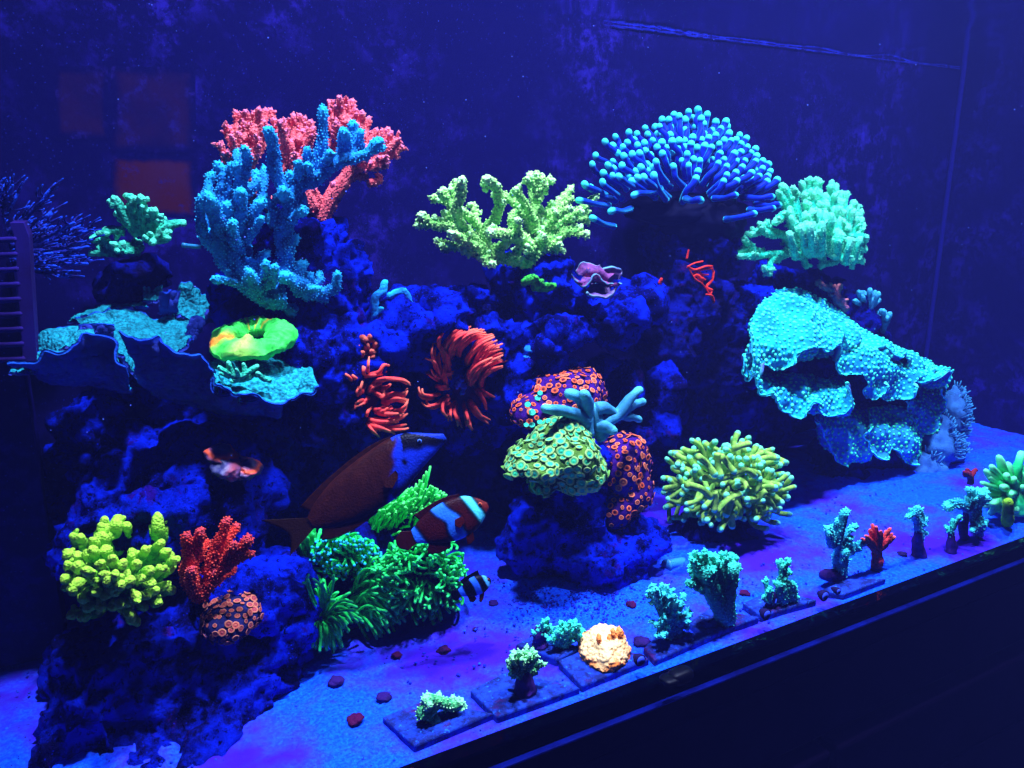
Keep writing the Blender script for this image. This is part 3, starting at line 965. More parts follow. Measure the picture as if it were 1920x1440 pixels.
for k in range(105):
    u = random.uniform(0, 1)
    row = k % 5
    x = 1245 + u * 455
    top = 505 + ((x - 1400) / 300) ** 2 * 205 + row * 62 + random.uniform(-18, 18)
    if top > 860:
        continue
    dy = .035 - row * .018 + random.uniform(-.006, .006)
    bx = 1440 + (x - 1440) * .62
    CY.append(([(x, top, dy), (x + (bx - x) * .25, top + 60, dy), (x + (bx - x) * .5, top + 130, dy * .7), (bx, min(top + 240, 930), dy * .4)], random.uniform(15, 20)))
branches(cy, C4, CY, .61, m_cyan, SC4, .008, 12, 18, (.0028, .0012), .12, (2, .0022, .0022), (1.0, 1.0, .9))

m_cyp = coral('cyan_polyps', C(120, 245, 228, .8), None, dark=C(60, 220, 205, .6), fuzz=None)
velvet(cy, m_cyp, .0023, .0006)
m_teal = coral('teal_staghorn', C(40, 165, 150, .48), C(70, 200, 190, .6), (.88, 1.0), C(18, 90, 92, .20), 240, (500, .8, 'v'))
ts = thing('staghorn_coral', 'small teal staghorn coral on the dark ledge at left', 'coral', A(260, 500, .655), 'branching corals')
TS = [([(650, 225), (680, 290), (720, 350), (780, 420)], 27), ([(745, 220), (750, 290), (770, 380)], 25), ([(795, 220), (800, 290), (790, 380)], 25), ([(865, 290), (860, 350), (820, 420)], 28), ([(1025, 352), (950, 365), (890, 385), (830, 430)], 24), ([(590, 395), (640, 395), (700, 400)], 22), ([(515, 450), (590, 460), (640, 480), (740, 490)], 22), ([(515, 525), (600, 520), (680, 525), (760, 500)], 22), ([(795, 495), (740, 490), (700, 500)], 24), ([(945, 440), (900, 445), (860, 450)], 20), ([(860, 460), (850, 430)], 22), ([(690, 270), (720, 330), (760, 380)], 26), ([(840, 320), (820, 370), (790, 430)], 28), ([(930, 380), (890, 400), (820, 440)], 26), ([(640, 480), (700, 520), (780, 510)], 24)]
branches(ts, C1, TS, .655, m_teal, 1 / 3, .018, 10, 12, (.004, .0013), .1, (4, .0025, .0025))

m_bluestag = coral('dim_blue_table_coral', C(18, 30, 150, .16), C(22, 66, 235, .48), (.7, 1.0), C(14, 18, 84, .13), 60, (500, .6, 'v'))
bt = thing('table_coral', 'dim blue table coral with bright speckled twigs at the left edge', 'coral', A(0, 440, .62), 'branching corals')
for k in range(46):
    th = math.radians(random.uniform(-28, 118))
    rr = random.uniform(.55, 1.0)
    x, y = -60 + math.cos(th) * 245 * rr, 470 - math.sin(th) * 150 * rr
    if x < -20:
        continue
    dy = random.uniform(-.035, .035)
    W = pxpath(None, [(x, y, dy), (-60 + (x + 60) * .6, 470 + (y - 470) * .5 + 10, dy * .6), (-60, 470, 0)], .64)
    rm = 5 * mpp(W[0])
    g = [tube_geo(W, [rm * 1.3, rm, rm * .55], 7, 9)]
    P = catmull(W, 24)
    for j in range(20):
        i = random.randint(9, 23)
        d = unit([random.gauss(0, 1), random.gauss(-.2, .7), random.gauss(.9, .5)])
        l_ = rm * random.uniform(2.4, 4.6)
        V, qd, t3, tt, D = tube_geo([P[i], P[i] + d * l_ * .6, P[i] + d * l_ + unit(P[i] - W[0]) * l_ * .6], [rm * .42, rm * .36, rm * .26], 5, 4)
        g.append((V, qd, t3, .35 + .65 * tt, D))
    V, q, t, a, D = join(g)
    a = np.where(a > .8, np.minimum(a, 1), a * .9)
    build('branch', V, q, t, m_bluestag, bt, {'tip': a})

m_yel = coral('yellow_green_bush', C(96, 188, 36, .48), C(150, 218, 76, .62), (.8, 1.0), C(36, 104, 22, .20), 240, (600, .8, 'v'))
ye = thing('bush_coral', 'yellow green bushy coral with fat knobs on the lower left rock', 'coral', A(220, 1170, .49), 'branching corals')
YT = [(515, 365), (555, 392), (305, 400), (360, 392), (400, 418), (175, 462), (205, 472), (290, 462), (330, 445), (150, 540), (190, 550), (240, 540), (150, 582), (190, 592), (230, 612), (140, 642), (150, 672), (190, 662), (168, 690), (285, 582), (300, 622), (262, 652), (350, 622), (390, 622), (440, 582), (410, 652), (420, 552), (480, 522), (540, 492), (570, 532), (605, 560), (550, 602), (500, 602), (350, 690), (232, 700), (212, 722), (290, 762), (340, 762), (370, 752), (400, 742), (410, 792), (170, 792), (215, 802), (440, 722), (480, 712), (520, 692), (560, 672), (585, 690), (440, 825), (420, 815), (470, 762), (530, 740), (310, 522), (340, 562), (585, 602), (260, 482), (255, 520), (460, 640), (385, 575), (240, 760), (320, 650), (370, 670), (500, 660), (270, 700), (310, 710)]
for k, (x, y) in enumerate(YT):
    cx, cy_ = 370, 650
    d = np.array([cx - x, cy_ - y], float)
    Ln = max(np.hypot(*d), 1)
    f = 1 - min(Ln / 270, 1)
    dyt = -.034 * f - .012 + random.uniform(-.006, .006) + (.030 if y < 480 else 0) + (.012 if y < 560 else 0)
    pull = min(Ln, 95) / Ln
    pts = [(x, y, dyt), (x + d[0] * pull * .4, y + d[1] * pull * .4 + 14, dyt + .010), (x + d[0] * pull, y + d[1] * pull + 45, dyt + .030)]
    W = pxpath(C8, pts, .485)
    rm = random.uniform(15, 19.5) * SC8 * mpp(W[0])
    branch(ye, W, [rm * 1.15, rm * .95, rm * 1.02], m_yel, 'knob', 12, 12, (.005, .0012), .2 * rm, k, (2, rm * .4, rm * .55))
branches(ye, C8, [([(530, 395, .01), (535, 450, .01), (540, 520, .02), (500, 600, .03)], 30), ([(350, 420, .012), (350, 480, .02), (340, 560, .03)], 34), ([(290, 470, .0), (300, 520, .02), (330, 600, .03)], 34), ([(560, 540), (480, 560), (400, 620, .02)], 40), ([(560, 680), (470, 700), (400, 740, .02), (350, 740, .03)], 34), ([(200, 600), (280, 640, .02), (360, 680, .03)], 60), ([(250, 740), (320, 730, .02), (400, 700, .04)], 44)], .495, m_yel, SC8, .004, 14, 16, (.005, .0012), .2, (3, .003, .003), (.8, .8, .8), 'branch')

m_red = coral('red_finger_coral', C(205, 52, 46, .56), C(190, 66, 90, .5), (.96, 1.0), C(140, 30, 32, .32), 260, (900, .9, 'v'))
rf = thing('finger_coral', 'red orange finger coral beside the yellow green bush coral', 'coral', A(*C8(720, 720), .475), 'branching corals')
RF = [([(820, 400), (800, 460), (770, 530), (735, 620)], 25), ([(862, 425), (820, 480), (785, 530)], 20), ([(710, 445), (700, 490), (700, 560)], 21), ([(738, 490), (712, 525)], 18), ([(650, 460), (655, 520), (672, 590), (690, 660)], 24), ([(910, 478), (870, 530), (810, 590), (740, 670)], 24), ([(922, 540), (860, 560), (810, 600)], 21), ([(670, 612), (680, 670), (712, 715)], 29), ([(765, 612), (740, 660), (715, 715)], 25), ([(850, 602), (800, 632), (730, 690)], 21), ([(675, 555), (645, 600), (665, 660), (700, 710)], 26), ([(640, 585), (650, 640), (690, 700)], 22), ([(850, 500), (820, 550), (780, 600)], 20), ([(790, 570), (760, 620), (730, 680)], 22)]
branches(rf, C8, RF, .465, m_red, SC8, .012, 16, 24, (.0026, .0009), .2, None, (1.0, .92, .74))

m_redp = coral('red_polyps', C(240, 100, 90, .7), None, dark=C(215, 66, 60, .55), fuzz=None)
velvet(rf, m_redp, .0018, .0006)
m_grey = coral('blue_grey_finger_coral', C(30, 100, 155, .34), C(48, 130, 175, .42), (.85, 1.0), C(22, 80, 130, .25), 200, (1400, .3, 'v'), spec=.3)
gf = thing('finger_coral', 'smooth blue grey finger coral growing between the zoanthid mounds', 'coral', A(1100, 810, .515), 'branching corals')
GF = [([(462, 328), (510, 345), (545, 400), (550, 470), (560, 540)], 33), ([(340, 402), (420, 415), (490, 430), (550, 470)], 30), ([(582, 398), (600, 440), (620, 520), (640, 550)], 34), ([(700, 425), (650, 402), (600, 410)], 30), ([(822, 312), (770, 365), (720, 430), (640, 490), (620, 550)], 29), ([(845, 372), (790, 385), (740, 420)], 25), ([(822, 460), (770, 445), (710, 445), (650, 490)], 25), ([(690, 520), (650, 500), (610, 490)], 30), ([(540, 330), (555, 370), (560, 430)], 30)]
branches(gf, C7, GF, .495, m_grey, SC7, .012, 14, 16, None, .18, None, (1.25, 1.05, .8))

# red gorgonian twigs in the dark
m_gorg = coral('red_gorgonian', C(235, 62, 52, .75), None, dark=C(190, 44, 40, .55), fuzz=(900, .5, 'v'))
rg = thing('gorgonian', 'thin red orange gorgonian twigs under the blue tipped anemone', 'coral', A(1330, 570, .585), 'branching corals')
RG = [([(655, 1000), (700, 980), (745, 970)], 5), ([(655, 1005), (700, 1020), (760, 1000), (800, 1000)], 7), ([(685, 1045), (730, 1020), (800, 1012)], 7), ([(740, 1100), (745, 1060), (720, 1030), (655, 1005)], 6), ([(775, 1050), (730, 1050), (690, 1060)], 6), ([(808, 1030), (800, 1080), (765, 1120), (800, 1140)], 8), ([(765, 1165), (800, 1175), (810, 1215)], 7), ([(800, 1195), (790, 1170)], 7), ([(700, 1080), (730, 1065), (760, 1080)], 6), ([(690, 1055), (710, 1050), (735, 1075)], 11), ([(800, 1140), (790, 1170), (808, 1210)], 5), ([(660, 905), (650, 955)], 7), ([(800, 1012), (806, 1030)], 6), ([(655, 1000), (700, 1075), (740, 1100), (790, 1170)], 4)]
branches(rg, C4, RG, .585, m_gorg, SC4, .004, 7, 10, None, .1, None, (1, 1, .8), 'twig')
rg2 = thing('gorgonian', 'tiny red gorgonian stub on the rock right of the clam', 'coral', A(1238, 535, .585), 'branching corals')
branches(rg2, C4, [([(500, 1075), (490, 1100)], 11), ([(505, 1125), (488, 1100)], 9)], .585, m_gorg, SC4, .002, 7, 6, None, .1, None, (1, 1, .8), 'twig')

m_brownt = coral('brown_pink_crust', C(120, 70, 105, .34), C(190, 120, 150, .5), (.8, 1.0), C(40, 40, 90, .16), 120, (500, .8, 'v'))
bn = thing('crust_coral', 'dull pinkish crusted twig above the ruffled cyan coral', 'coral', A(1560, 580, .60), 'branching corals')
branches(bn, C5, [([(580, 90), (620, 110), (660, 140), (690, 200)], 20), ([(700, 110), (690, 150), (700, 200), (735, 240)], 22), ([(650, 115), (660, 160)], 18), ([(735, 240), (720, 200), (690, 170)], 18)], .60, m_brownt, 1 / 3, .006, 9, 10, (.003, .001), .3, (4, .002, .002))
m_dimteal = coral('dim_blue_cluster', C(30, 100, 170, .34), C(50, 150, 220, .5), (.75, 1.0), C(20, 60, 110, .16), 90, (500, .8, 'v'))
dc = thing('cluster_coral', 'dim blue cluster coral right of the ruffled cyan coral top', 'coral', A(1630, 620, .62), 'branching corals')
DC = []
for (cx, cy_, r_, nn) in ((860, 180, 75, 26), (955, 270, 38, 12), (875, 340, 35, 9)):
    for k in range(nn):
        a, r2 = random.uniform(0, 6.28), r_ * math.sqrt(random.random())
        x, y = cx + r2 * math.cos(a), cy_ + r2 * .8 * math.sin(a)
        DC.append(([(x, y), (cx + (x - cx) * .5, cy_ + 40), (cx - 10, cy_ + 100)], random.uniform(10, 14)))
branches(dc, C5, DC, .625, m_dimteal, 1 / 3, .016, 8, 8, (.003, .0009), .1, None, (.7, .9, 1.1))

# ------------------------------------------------------------------ ruffled sheets
def sheet_geo(curves, nu=60, nv=20, thick=.0025, ruffle=.0, freq=60, seed=0, flip=False, wave=0.0, waves=6, grain=0.0, gs=320):
    """loft through curves (each a list of world points) -> solid sheet; last curve is the free rim. faces: 0 top, 1 under, 2 rim"""
    K = [catmull(c_, nu) for c_ in curves]
    K = np.array(K)
    P = np.array([catmull(K[:, i], nv) for i in range(nu)])            # nu, nv, 3
    V = P.reshape(-1, 3)
    i = (np.arange(nu - 1)[:, None] * nv + np.arange(nv - 1)[None]).ravel()
    q = np.stack([i, i + nv, i + nv + 1, i + 1], 1)
    if flip:
        q = q[:, ::-1]
    N = normals(V, q)
    v01 = np.tile(np.linspace(0, 1, nv), nu)
    u01 = np.repeat(np.linspace(0, 1, nu), nv)
    d = ruffle * fbm(V, freq, 3, seed) * (.35 + .65 * v01) + wave * v01 ** 2 * (1.6 * vnoise(np.stack([u01 * waves * 1.3 + seed, v01 * .6, 0 * u01], 1), 1.0, seed) + .35 * vnoise(np.stack([u01 * waves * 3.7 + seed, v01, 0 * u01], 1), 1.0, seed + 1))
    if grain:
        d = d + grain * (1 - v01 ** 6) * (1 - 2 * np.abs(fbm(V, gs, 2, seed + 6)))
    V = V + N * d[:, None]
    N = normals(V, q)
    th = thick * (1 - .35 * v01)
    W = np.vstack([V, V - N * th[:, None]])
    o = len(V)
    qb = q[:, ::-1] + o
    rim = np.arange(nu) * nv + nv - 1
    root = np.arange(nu) * nv
    s0 = np.arange(nv); s1 = (nu - 1) * nv + np.arange(nv)

    def strip(e):
        return np.stack([e[:-1], e[1:], e[1:] + o, e[:-1] + o], 1)
    qs = [strip(rim), strip(root), strip(s0), strip(s1)]
    allq = np.vstack([q, qb] + qs)
    mi = np.r_[np.zeros(len(q)), np.ones(len(q)), np.full(len(qs[0]), 2), np.ones(len(qs[1])), np.full(len(qs[2]) + len(qs[3]), 2)]
    tip = np.r_[v01, v01]
    e = np.minimum(np.minimum(u01, 1 - u01) * 8 + .0, 1)
    return W, allq, mi, tip


def sheet(parent, name, curves, mats, label=None, **kw):
    W, q, mi, tip = sheet_geo(curves, **kw)
    o = build(name, W, q, None, mats, parent, {'tip': tip}, mi)
    if label:
        o['label'] = label
    return o


def px_curve(cf, pts, y):
    return np.array([A(*(cf(p[0], p[1]) if cf else (p[0], p[1])), y + (p[2] if len(p) > 2 else 0)) for p in pts])


RIMB = C(22, 66, 240, .42)
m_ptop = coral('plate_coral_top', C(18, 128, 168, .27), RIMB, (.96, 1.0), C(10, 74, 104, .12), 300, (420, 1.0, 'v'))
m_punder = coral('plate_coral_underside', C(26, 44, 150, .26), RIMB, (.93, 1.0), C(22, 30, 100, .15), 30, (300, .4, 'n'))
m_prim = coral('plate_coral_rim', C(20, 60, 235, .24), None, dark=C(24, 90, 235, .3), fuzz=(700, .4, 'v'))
PM = [m_ptop, m_punder, m_prim]
pl = thing('plate_coral', 'ruffled blue plate coral spreading in scrolls at the left', 'coral', A(330, 760, .60), 'plate corals')
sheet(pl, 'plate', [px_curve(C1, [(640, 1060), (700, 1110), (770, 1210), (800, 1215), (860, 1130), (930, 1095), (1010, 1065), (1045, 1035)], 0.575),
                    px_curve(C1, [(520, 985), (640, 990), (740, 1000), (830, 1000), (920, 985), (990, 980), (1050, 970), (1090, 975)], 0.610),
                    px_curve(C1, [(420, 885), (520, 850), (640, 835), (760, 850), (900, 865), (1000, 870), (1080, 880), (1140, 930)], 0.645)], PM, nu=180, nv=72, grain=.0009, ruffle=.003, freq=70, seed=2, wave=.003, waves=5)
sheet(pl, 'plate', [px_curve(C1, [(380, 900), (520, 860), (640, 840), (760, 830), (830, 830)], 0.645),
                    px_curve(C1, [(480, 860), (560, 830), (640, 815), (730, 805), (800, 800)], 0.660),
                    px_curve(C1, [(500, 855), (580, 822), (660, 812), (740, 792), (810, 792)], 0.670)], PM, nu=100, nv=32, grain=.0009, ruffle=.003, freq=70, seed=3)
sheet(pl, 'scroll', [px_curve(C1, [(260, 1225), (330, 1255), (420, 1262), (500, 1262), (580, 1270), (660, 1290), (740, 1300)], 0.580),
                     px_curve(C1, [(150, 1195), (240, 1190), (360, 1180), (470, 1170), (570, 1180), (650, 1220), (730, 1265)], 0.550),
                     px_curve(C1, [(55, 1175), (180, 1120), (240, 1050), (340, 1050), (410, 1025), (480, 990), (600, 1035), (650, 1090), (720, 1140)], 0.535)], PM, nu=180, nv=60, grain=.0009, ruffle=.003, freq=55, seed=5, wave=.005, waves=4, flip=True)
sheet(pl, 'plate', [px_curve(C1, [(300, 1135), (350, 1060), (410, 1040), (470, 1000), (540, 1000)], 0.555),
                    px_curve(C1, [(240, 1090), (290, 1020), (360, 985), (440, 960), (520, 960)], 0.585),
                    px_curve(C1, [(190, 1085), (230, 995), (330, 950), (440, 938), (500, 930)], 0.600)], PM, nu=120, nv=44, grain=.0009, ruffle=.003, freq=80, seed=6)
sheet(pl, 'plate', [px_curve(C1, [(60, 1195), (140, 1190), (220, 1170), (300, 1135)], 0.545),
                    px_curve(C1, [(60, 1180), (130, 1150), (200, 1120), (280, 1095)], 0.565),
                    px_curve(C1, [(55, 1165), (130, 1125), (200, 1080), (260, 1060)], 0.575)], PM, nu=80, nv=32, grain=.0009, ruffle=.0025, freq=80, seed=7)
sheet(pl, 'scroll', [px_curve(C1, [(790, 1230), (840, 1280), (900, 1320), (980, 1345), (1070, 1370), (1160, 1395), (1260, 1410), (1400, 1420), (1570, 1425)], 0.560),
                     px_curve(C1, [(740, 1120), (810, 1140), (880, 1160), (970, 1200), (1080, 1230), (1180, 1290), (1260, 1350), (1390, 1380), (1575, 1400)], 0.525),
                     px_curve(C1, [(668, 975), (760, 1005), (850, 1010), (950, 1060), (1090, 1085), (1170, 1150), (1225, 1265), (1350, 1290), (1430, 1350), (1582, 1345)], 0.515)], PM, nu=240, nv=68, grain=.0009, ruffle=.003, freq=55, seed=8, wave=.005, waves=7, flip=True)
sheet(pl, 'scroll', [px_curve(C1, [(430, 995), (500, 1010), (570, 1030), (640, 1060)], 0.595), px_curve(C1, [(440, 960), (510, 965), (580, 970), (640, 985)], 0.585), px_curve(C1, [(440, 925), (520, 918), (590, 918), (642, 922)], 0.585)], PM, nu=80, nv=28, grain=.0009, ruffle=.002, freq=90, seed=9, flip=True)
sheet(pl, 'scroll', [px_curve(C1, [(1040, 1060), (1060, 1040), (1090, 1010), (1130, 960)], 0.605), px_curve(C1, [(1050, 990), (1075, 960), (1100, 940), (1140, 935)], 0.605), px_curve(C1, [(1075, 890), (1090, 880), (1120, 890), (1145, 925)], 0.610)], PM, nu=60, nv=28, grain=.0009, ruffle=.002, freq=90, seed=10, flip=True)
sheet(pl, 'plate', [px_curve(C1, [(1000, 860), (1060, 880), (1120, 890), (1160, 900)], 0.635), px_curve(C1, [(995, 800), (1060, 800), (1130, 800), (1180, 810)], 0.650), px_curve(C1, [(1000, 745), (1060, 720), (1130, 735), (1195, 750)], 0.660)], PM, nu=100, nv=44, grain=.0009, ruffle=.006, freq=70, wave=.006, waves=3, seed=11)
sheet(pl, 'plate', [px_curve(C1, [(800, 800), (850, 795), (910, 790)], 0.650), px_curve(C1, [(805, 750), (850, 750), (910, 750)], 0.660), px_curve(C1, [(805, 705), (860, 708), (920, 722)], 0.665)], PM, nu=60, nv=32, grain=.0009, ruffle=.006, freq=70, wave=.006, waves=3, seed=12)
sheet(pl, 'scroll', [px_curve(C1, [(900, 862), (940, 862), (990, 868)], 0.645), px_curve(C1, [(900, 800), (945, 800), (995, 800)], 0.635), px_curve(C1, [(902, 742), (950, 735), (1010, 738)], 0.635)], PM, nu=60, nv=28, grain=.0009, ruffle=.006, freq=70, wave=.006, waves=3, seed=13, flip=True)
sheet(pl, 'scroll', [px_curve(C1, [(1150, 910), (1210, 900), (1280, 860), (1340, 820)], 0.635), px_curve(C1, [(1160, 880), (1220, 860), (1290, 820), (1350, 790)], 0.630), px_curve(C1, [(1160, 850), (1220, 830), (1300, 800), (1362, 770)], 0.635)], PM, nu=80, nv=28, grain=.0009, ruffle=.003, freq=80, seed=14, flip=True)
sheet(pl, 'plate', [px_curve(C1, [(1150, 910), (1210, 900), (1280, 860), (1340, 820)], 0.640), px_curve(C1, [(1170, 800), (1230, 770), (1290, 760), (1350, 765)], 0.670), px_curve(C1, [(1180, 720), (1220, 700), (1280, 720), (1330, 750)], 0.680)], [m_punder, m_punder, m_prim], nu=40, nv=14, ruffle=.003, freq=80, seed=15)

ec = thing('crust_coral', 'teal encrusting coral shelf with knobbly twigs below the ring coral', 'coral', A(510, 745, .58), 'encrusting corals')
m_ec = coral('teal_shelf', C(20, 134, 170, .30), RIMB, (.96, 1.0), C(10, 74, 110, .13), 300, (420, 1.0, 'v'))
sheet(ec, 'shelf', [px_curve(C1, [(1180, 1140), (1300, 1110), (1420, 1130), (1540, 1110), (1650, 1095), (1740, 1150)], 0.565), px_curve(C1, [(1190, 1200), (1300, 1210), (1420, 1220), (1530, 1220), (1650, 1200), (1760, 1190)], 0.525), px_curve(C1, [(1215, 1265), (1320, 1295), (1420, 1340), (1530, 1345), (1660, 1310), (1770, 1235)], 0.500)], [m_ec, m_punder, m_prim], nu=140, nv=60, grain=.0012, ruffle=.006, freq=60, seed=16, wave=.003, waves=4, flip=True)
branches(ec, C1, [([(1235, 1170), (1270, 1190), (1300, 1215)], 17), ([(1285, 1140), (1295, 1180), (1320, 1220)], 17), ([(1370, 1150), (1380, 1190), (1400, 1215)], 15), ([(1445, 1160), (1400, 1190), (1350, 1220), (1310, 1240)], 18), ([(1310, 1245), (1360, 1235), (1410, 1220)], 16), ([(1240, 1200), (1290, 1215)], 14), ([(1450, 1200), (1480, 1230), (1520, 1240)], 16), ([(1330, 1180), (1340, 1215)], 14)], .505, m_teal, 1 / 3, .008, 9, 10, None, .2)

# big ruffled cyan coral
DOT = C(70, 236, 228, .92)
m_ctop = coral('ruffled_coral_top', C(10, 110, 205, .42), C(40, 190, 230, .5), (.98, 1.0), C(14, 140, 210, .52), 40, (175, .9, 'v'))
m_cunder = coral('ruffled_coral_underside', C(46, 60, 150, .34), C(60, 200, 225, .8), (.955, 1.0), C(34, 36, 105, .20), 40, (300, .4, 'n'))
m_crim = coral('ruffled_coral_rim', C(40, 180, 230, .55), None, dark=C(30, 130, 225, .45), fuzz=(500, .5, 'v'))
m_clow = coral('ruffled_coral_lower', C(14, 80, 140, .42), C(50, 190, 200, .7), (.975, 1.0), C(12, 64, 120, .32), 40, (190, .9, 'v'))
CM, CL = [m_ctop, m_cunder, m_crim], [m_clow, m_cunder, m_crim]
ch = thing('lettuce_coral', 'huge ruffled cyan lettuce coral with pale dots at the right', 'coral', A(1600, 870, .56), 'plate corals')
def mass(parent, name, blobs, mat, voxel=.0022, amp=.004, seed=0):
    Vs, Ts, o = [], [], 0
    iv, it = ico(3)
    for (x, y, yy, rx, rz, ry) in blobs:
        c_ = A(*C5(x, y), yy); s = mpp(c_) / 3
        W = c_ + iv[:, :1] * rx * s * RIGHT + iv[:, 1:2] * ry * np.array([math.sin(_y), math.cos(_y), 0]) + iv[:, 2:3] * rz * s * UP
        Vs.append(W); Ts.append(it + o); o += len(W)
    V, N, q, t = remesh(np.vstack(Vs), np.vstack(Ts), voxel)
    fold = 1 - np.abs(fbm(V, 34, 2, seed + 2))
    V = V + N * (amp * fbm(V, 40, 2, seed) + amp * 1.1 * (fold - .7))[:, None]
    return build(name, V, q, t, mat, parent, {'tip': np.zeros(len(V))})


mass(ch, 'upper_mass', [(400, 360, .562, 185, 205, .036), (330, 480, .558, 130, 110, .028), (620, 390, .566, 190, 110, .032), (820, 470, .566, 170, 95, .030), (1010, 540, .566, 150, 80, .028), (1190, 610, .568, 110, 75, .024)], m_ctop, seed=3)
mass(ch, 'lower_lip', [(400, 680, .540, 135, 70, .026), (510, 730, .535, 100, 85, .024), (690, 740, .535, 75, 85, .022), (600, 690, .55, 120, 60, .02)], m_ctop, seed=9)
mass(ch, 'lower_lobe', [(720, 930, .552, 140, 130, .024), (760, 1010, .548, 105, 95, .022), (660, 880, .555, 80, 80, .020)], m_clow, seed=14)
mass(ch, 'lower_lobe', [(980, 900, .550, 120, 120, .024), (1080, 1000, .545, 90, 95, .022), (1040, 860, .555, 80, 80, .020), (1180, 800, .555, 80, 120, .020)], m_clow, seed=19)
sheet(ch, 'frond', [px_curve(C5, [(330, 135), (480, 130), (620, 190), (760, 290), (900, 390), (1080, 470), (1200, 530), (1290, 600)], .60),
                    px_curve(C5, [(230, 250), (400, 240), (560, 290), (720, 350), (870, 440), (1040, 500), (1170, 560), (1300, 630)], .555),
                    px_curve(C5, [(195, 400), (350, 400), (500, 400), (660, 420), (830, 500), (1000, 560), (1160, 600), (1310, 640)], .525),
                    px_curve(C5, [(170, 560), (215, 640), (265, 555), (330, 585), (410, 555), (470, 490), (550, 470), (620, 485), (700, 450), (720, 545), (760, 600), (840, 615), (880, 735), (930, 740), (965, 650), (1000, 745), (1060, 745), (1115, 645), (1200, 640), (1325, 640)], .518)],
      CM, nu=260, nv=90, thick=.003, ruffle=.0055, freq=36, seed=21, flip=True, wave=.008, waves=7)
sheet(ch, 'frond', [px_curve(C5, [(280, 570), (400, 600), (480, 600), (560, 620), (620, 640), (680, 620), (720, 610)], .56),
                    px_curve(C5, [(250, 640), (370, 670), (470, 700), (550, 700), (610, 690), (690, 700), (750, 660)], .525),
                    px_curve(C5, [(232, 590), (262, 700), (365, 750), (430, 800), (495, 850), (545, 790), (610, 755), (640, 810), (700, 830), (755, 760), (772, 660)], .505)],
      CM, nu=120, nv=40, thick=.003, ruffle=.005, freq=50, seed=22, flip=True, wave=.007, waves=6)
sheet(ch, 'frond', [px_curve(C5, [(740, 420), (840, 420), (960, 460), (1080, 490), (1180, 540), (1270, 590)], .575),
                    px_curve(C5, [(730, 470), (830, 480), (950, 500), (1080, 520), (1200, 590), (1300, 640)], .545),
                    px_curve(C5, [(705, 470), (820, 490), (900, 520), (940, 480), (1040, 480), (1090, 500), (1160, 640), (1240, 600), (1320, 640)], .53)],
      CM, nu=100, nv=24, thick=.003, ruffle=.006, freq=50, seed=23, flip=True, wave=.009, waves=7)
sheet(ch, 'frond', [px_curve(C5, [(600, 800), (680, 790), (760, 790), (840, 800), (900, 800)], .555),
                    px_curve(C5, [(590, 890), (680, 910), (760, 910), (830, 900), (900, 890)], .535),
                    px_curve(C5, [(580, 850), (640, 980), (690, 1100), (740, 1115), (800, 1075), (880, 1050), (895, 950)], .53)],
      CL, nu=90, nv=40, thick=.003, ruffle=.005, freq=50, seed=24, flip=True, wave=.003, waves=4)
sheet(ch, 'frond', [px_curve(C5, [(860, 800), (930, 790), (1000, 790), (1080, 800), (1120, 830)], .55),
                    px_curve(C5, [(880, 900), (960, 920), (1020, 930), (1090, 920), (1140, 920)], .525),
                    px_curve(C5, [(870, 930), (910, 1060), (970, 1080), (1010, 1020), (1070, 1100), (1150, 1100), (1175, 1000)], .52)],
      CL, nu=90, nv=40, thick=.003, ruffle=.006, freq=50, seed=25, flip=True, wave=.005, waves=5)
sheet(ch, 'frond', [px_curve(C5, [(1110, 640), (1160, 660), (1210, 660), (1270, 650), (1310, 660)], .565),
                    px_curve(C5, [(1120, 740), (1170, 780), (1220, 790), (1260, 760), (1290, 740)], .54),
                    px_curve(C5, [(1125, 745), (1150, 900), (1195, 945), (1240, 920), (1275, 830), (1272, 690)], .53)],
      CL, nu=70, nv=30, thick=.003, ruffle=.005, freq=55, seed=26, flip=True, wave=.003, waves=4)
sheet(ch, 'frond', [px_curve(C5, [(240, 420), (230, 480), (240, 540)], .56), px_curve(C5, [(200, 480), (195, 530), (215, 580)], .535), px_curve(C5, [(180, 510), (163, 580), (180, 640), (225, 615)], .52)], CM, nu=40, nv=20, thick=.003, ruffle=.004, freq=60, seed=27, flip=True, wave=.003, waves=2)



m_dot = coral('raised_polyp', DOT, None, dark=C(30, 195, 215, .6), patch=200, fuzz=None)
m_dotlow = coral('raised_green_polyp', C(50, 215, 165, .9), None, dark=C(40, 180, 160, .7), patch=200, fuzz=None)


for o in [c_ for c_ in bpy.data.objects if c_.parent == ch]:
    low = o.data.materials[0] == m_clow
    dot_parts(o, m_dotlow if low else m_dot, .0050 if low else .0050, .0019 if low else .0022)

# pale fringed leather coral behind it
m_leather = coral('pale_leather', C(36, 92, 180, .30), C(50, 140, 220, .42), (.5, 1.0), C(26, 66, 140, .20), 40, (400, .6, 'n'), sheen=.2)
lt = thing('leather_coral', 'pale blue leather coral with fringed edge below the ruffled coral', 'coral', A(1740, 930, .545), 'soft corals')
Vs, Ts, o = [], [], 0
for (x, y, yy, rx, rz, ry) in [(1150, 1180, .530, 125, 120, .028), (1250, 1010, .535, 95, 150, .026), (1320, 850, .555, 75, 130, .025), (1310, 1070, .535, 85, 110, .025), (1350, 760, .575, 45, 90, .02), (1080, 1240, .535, 75, 70, .025)]:
    iv, it = ico(3)
    c_ = A(*C5(x, y), yy); s = mpp(c_) / 3
    W = c_ + iv[:, :1] * rx * s * RIGHT + iv[:, 1:2] * ry * FWD + iv[:, 2:3] * rz * s * UP
    W[:, 2] = np.maximum(W[:, 2], -.004)
    Vs.append(W); Ts.append(it + o); o += len(W)
V, N, q, t = remesh(np.vstack(Vs), np.vstack(Ts), .003)
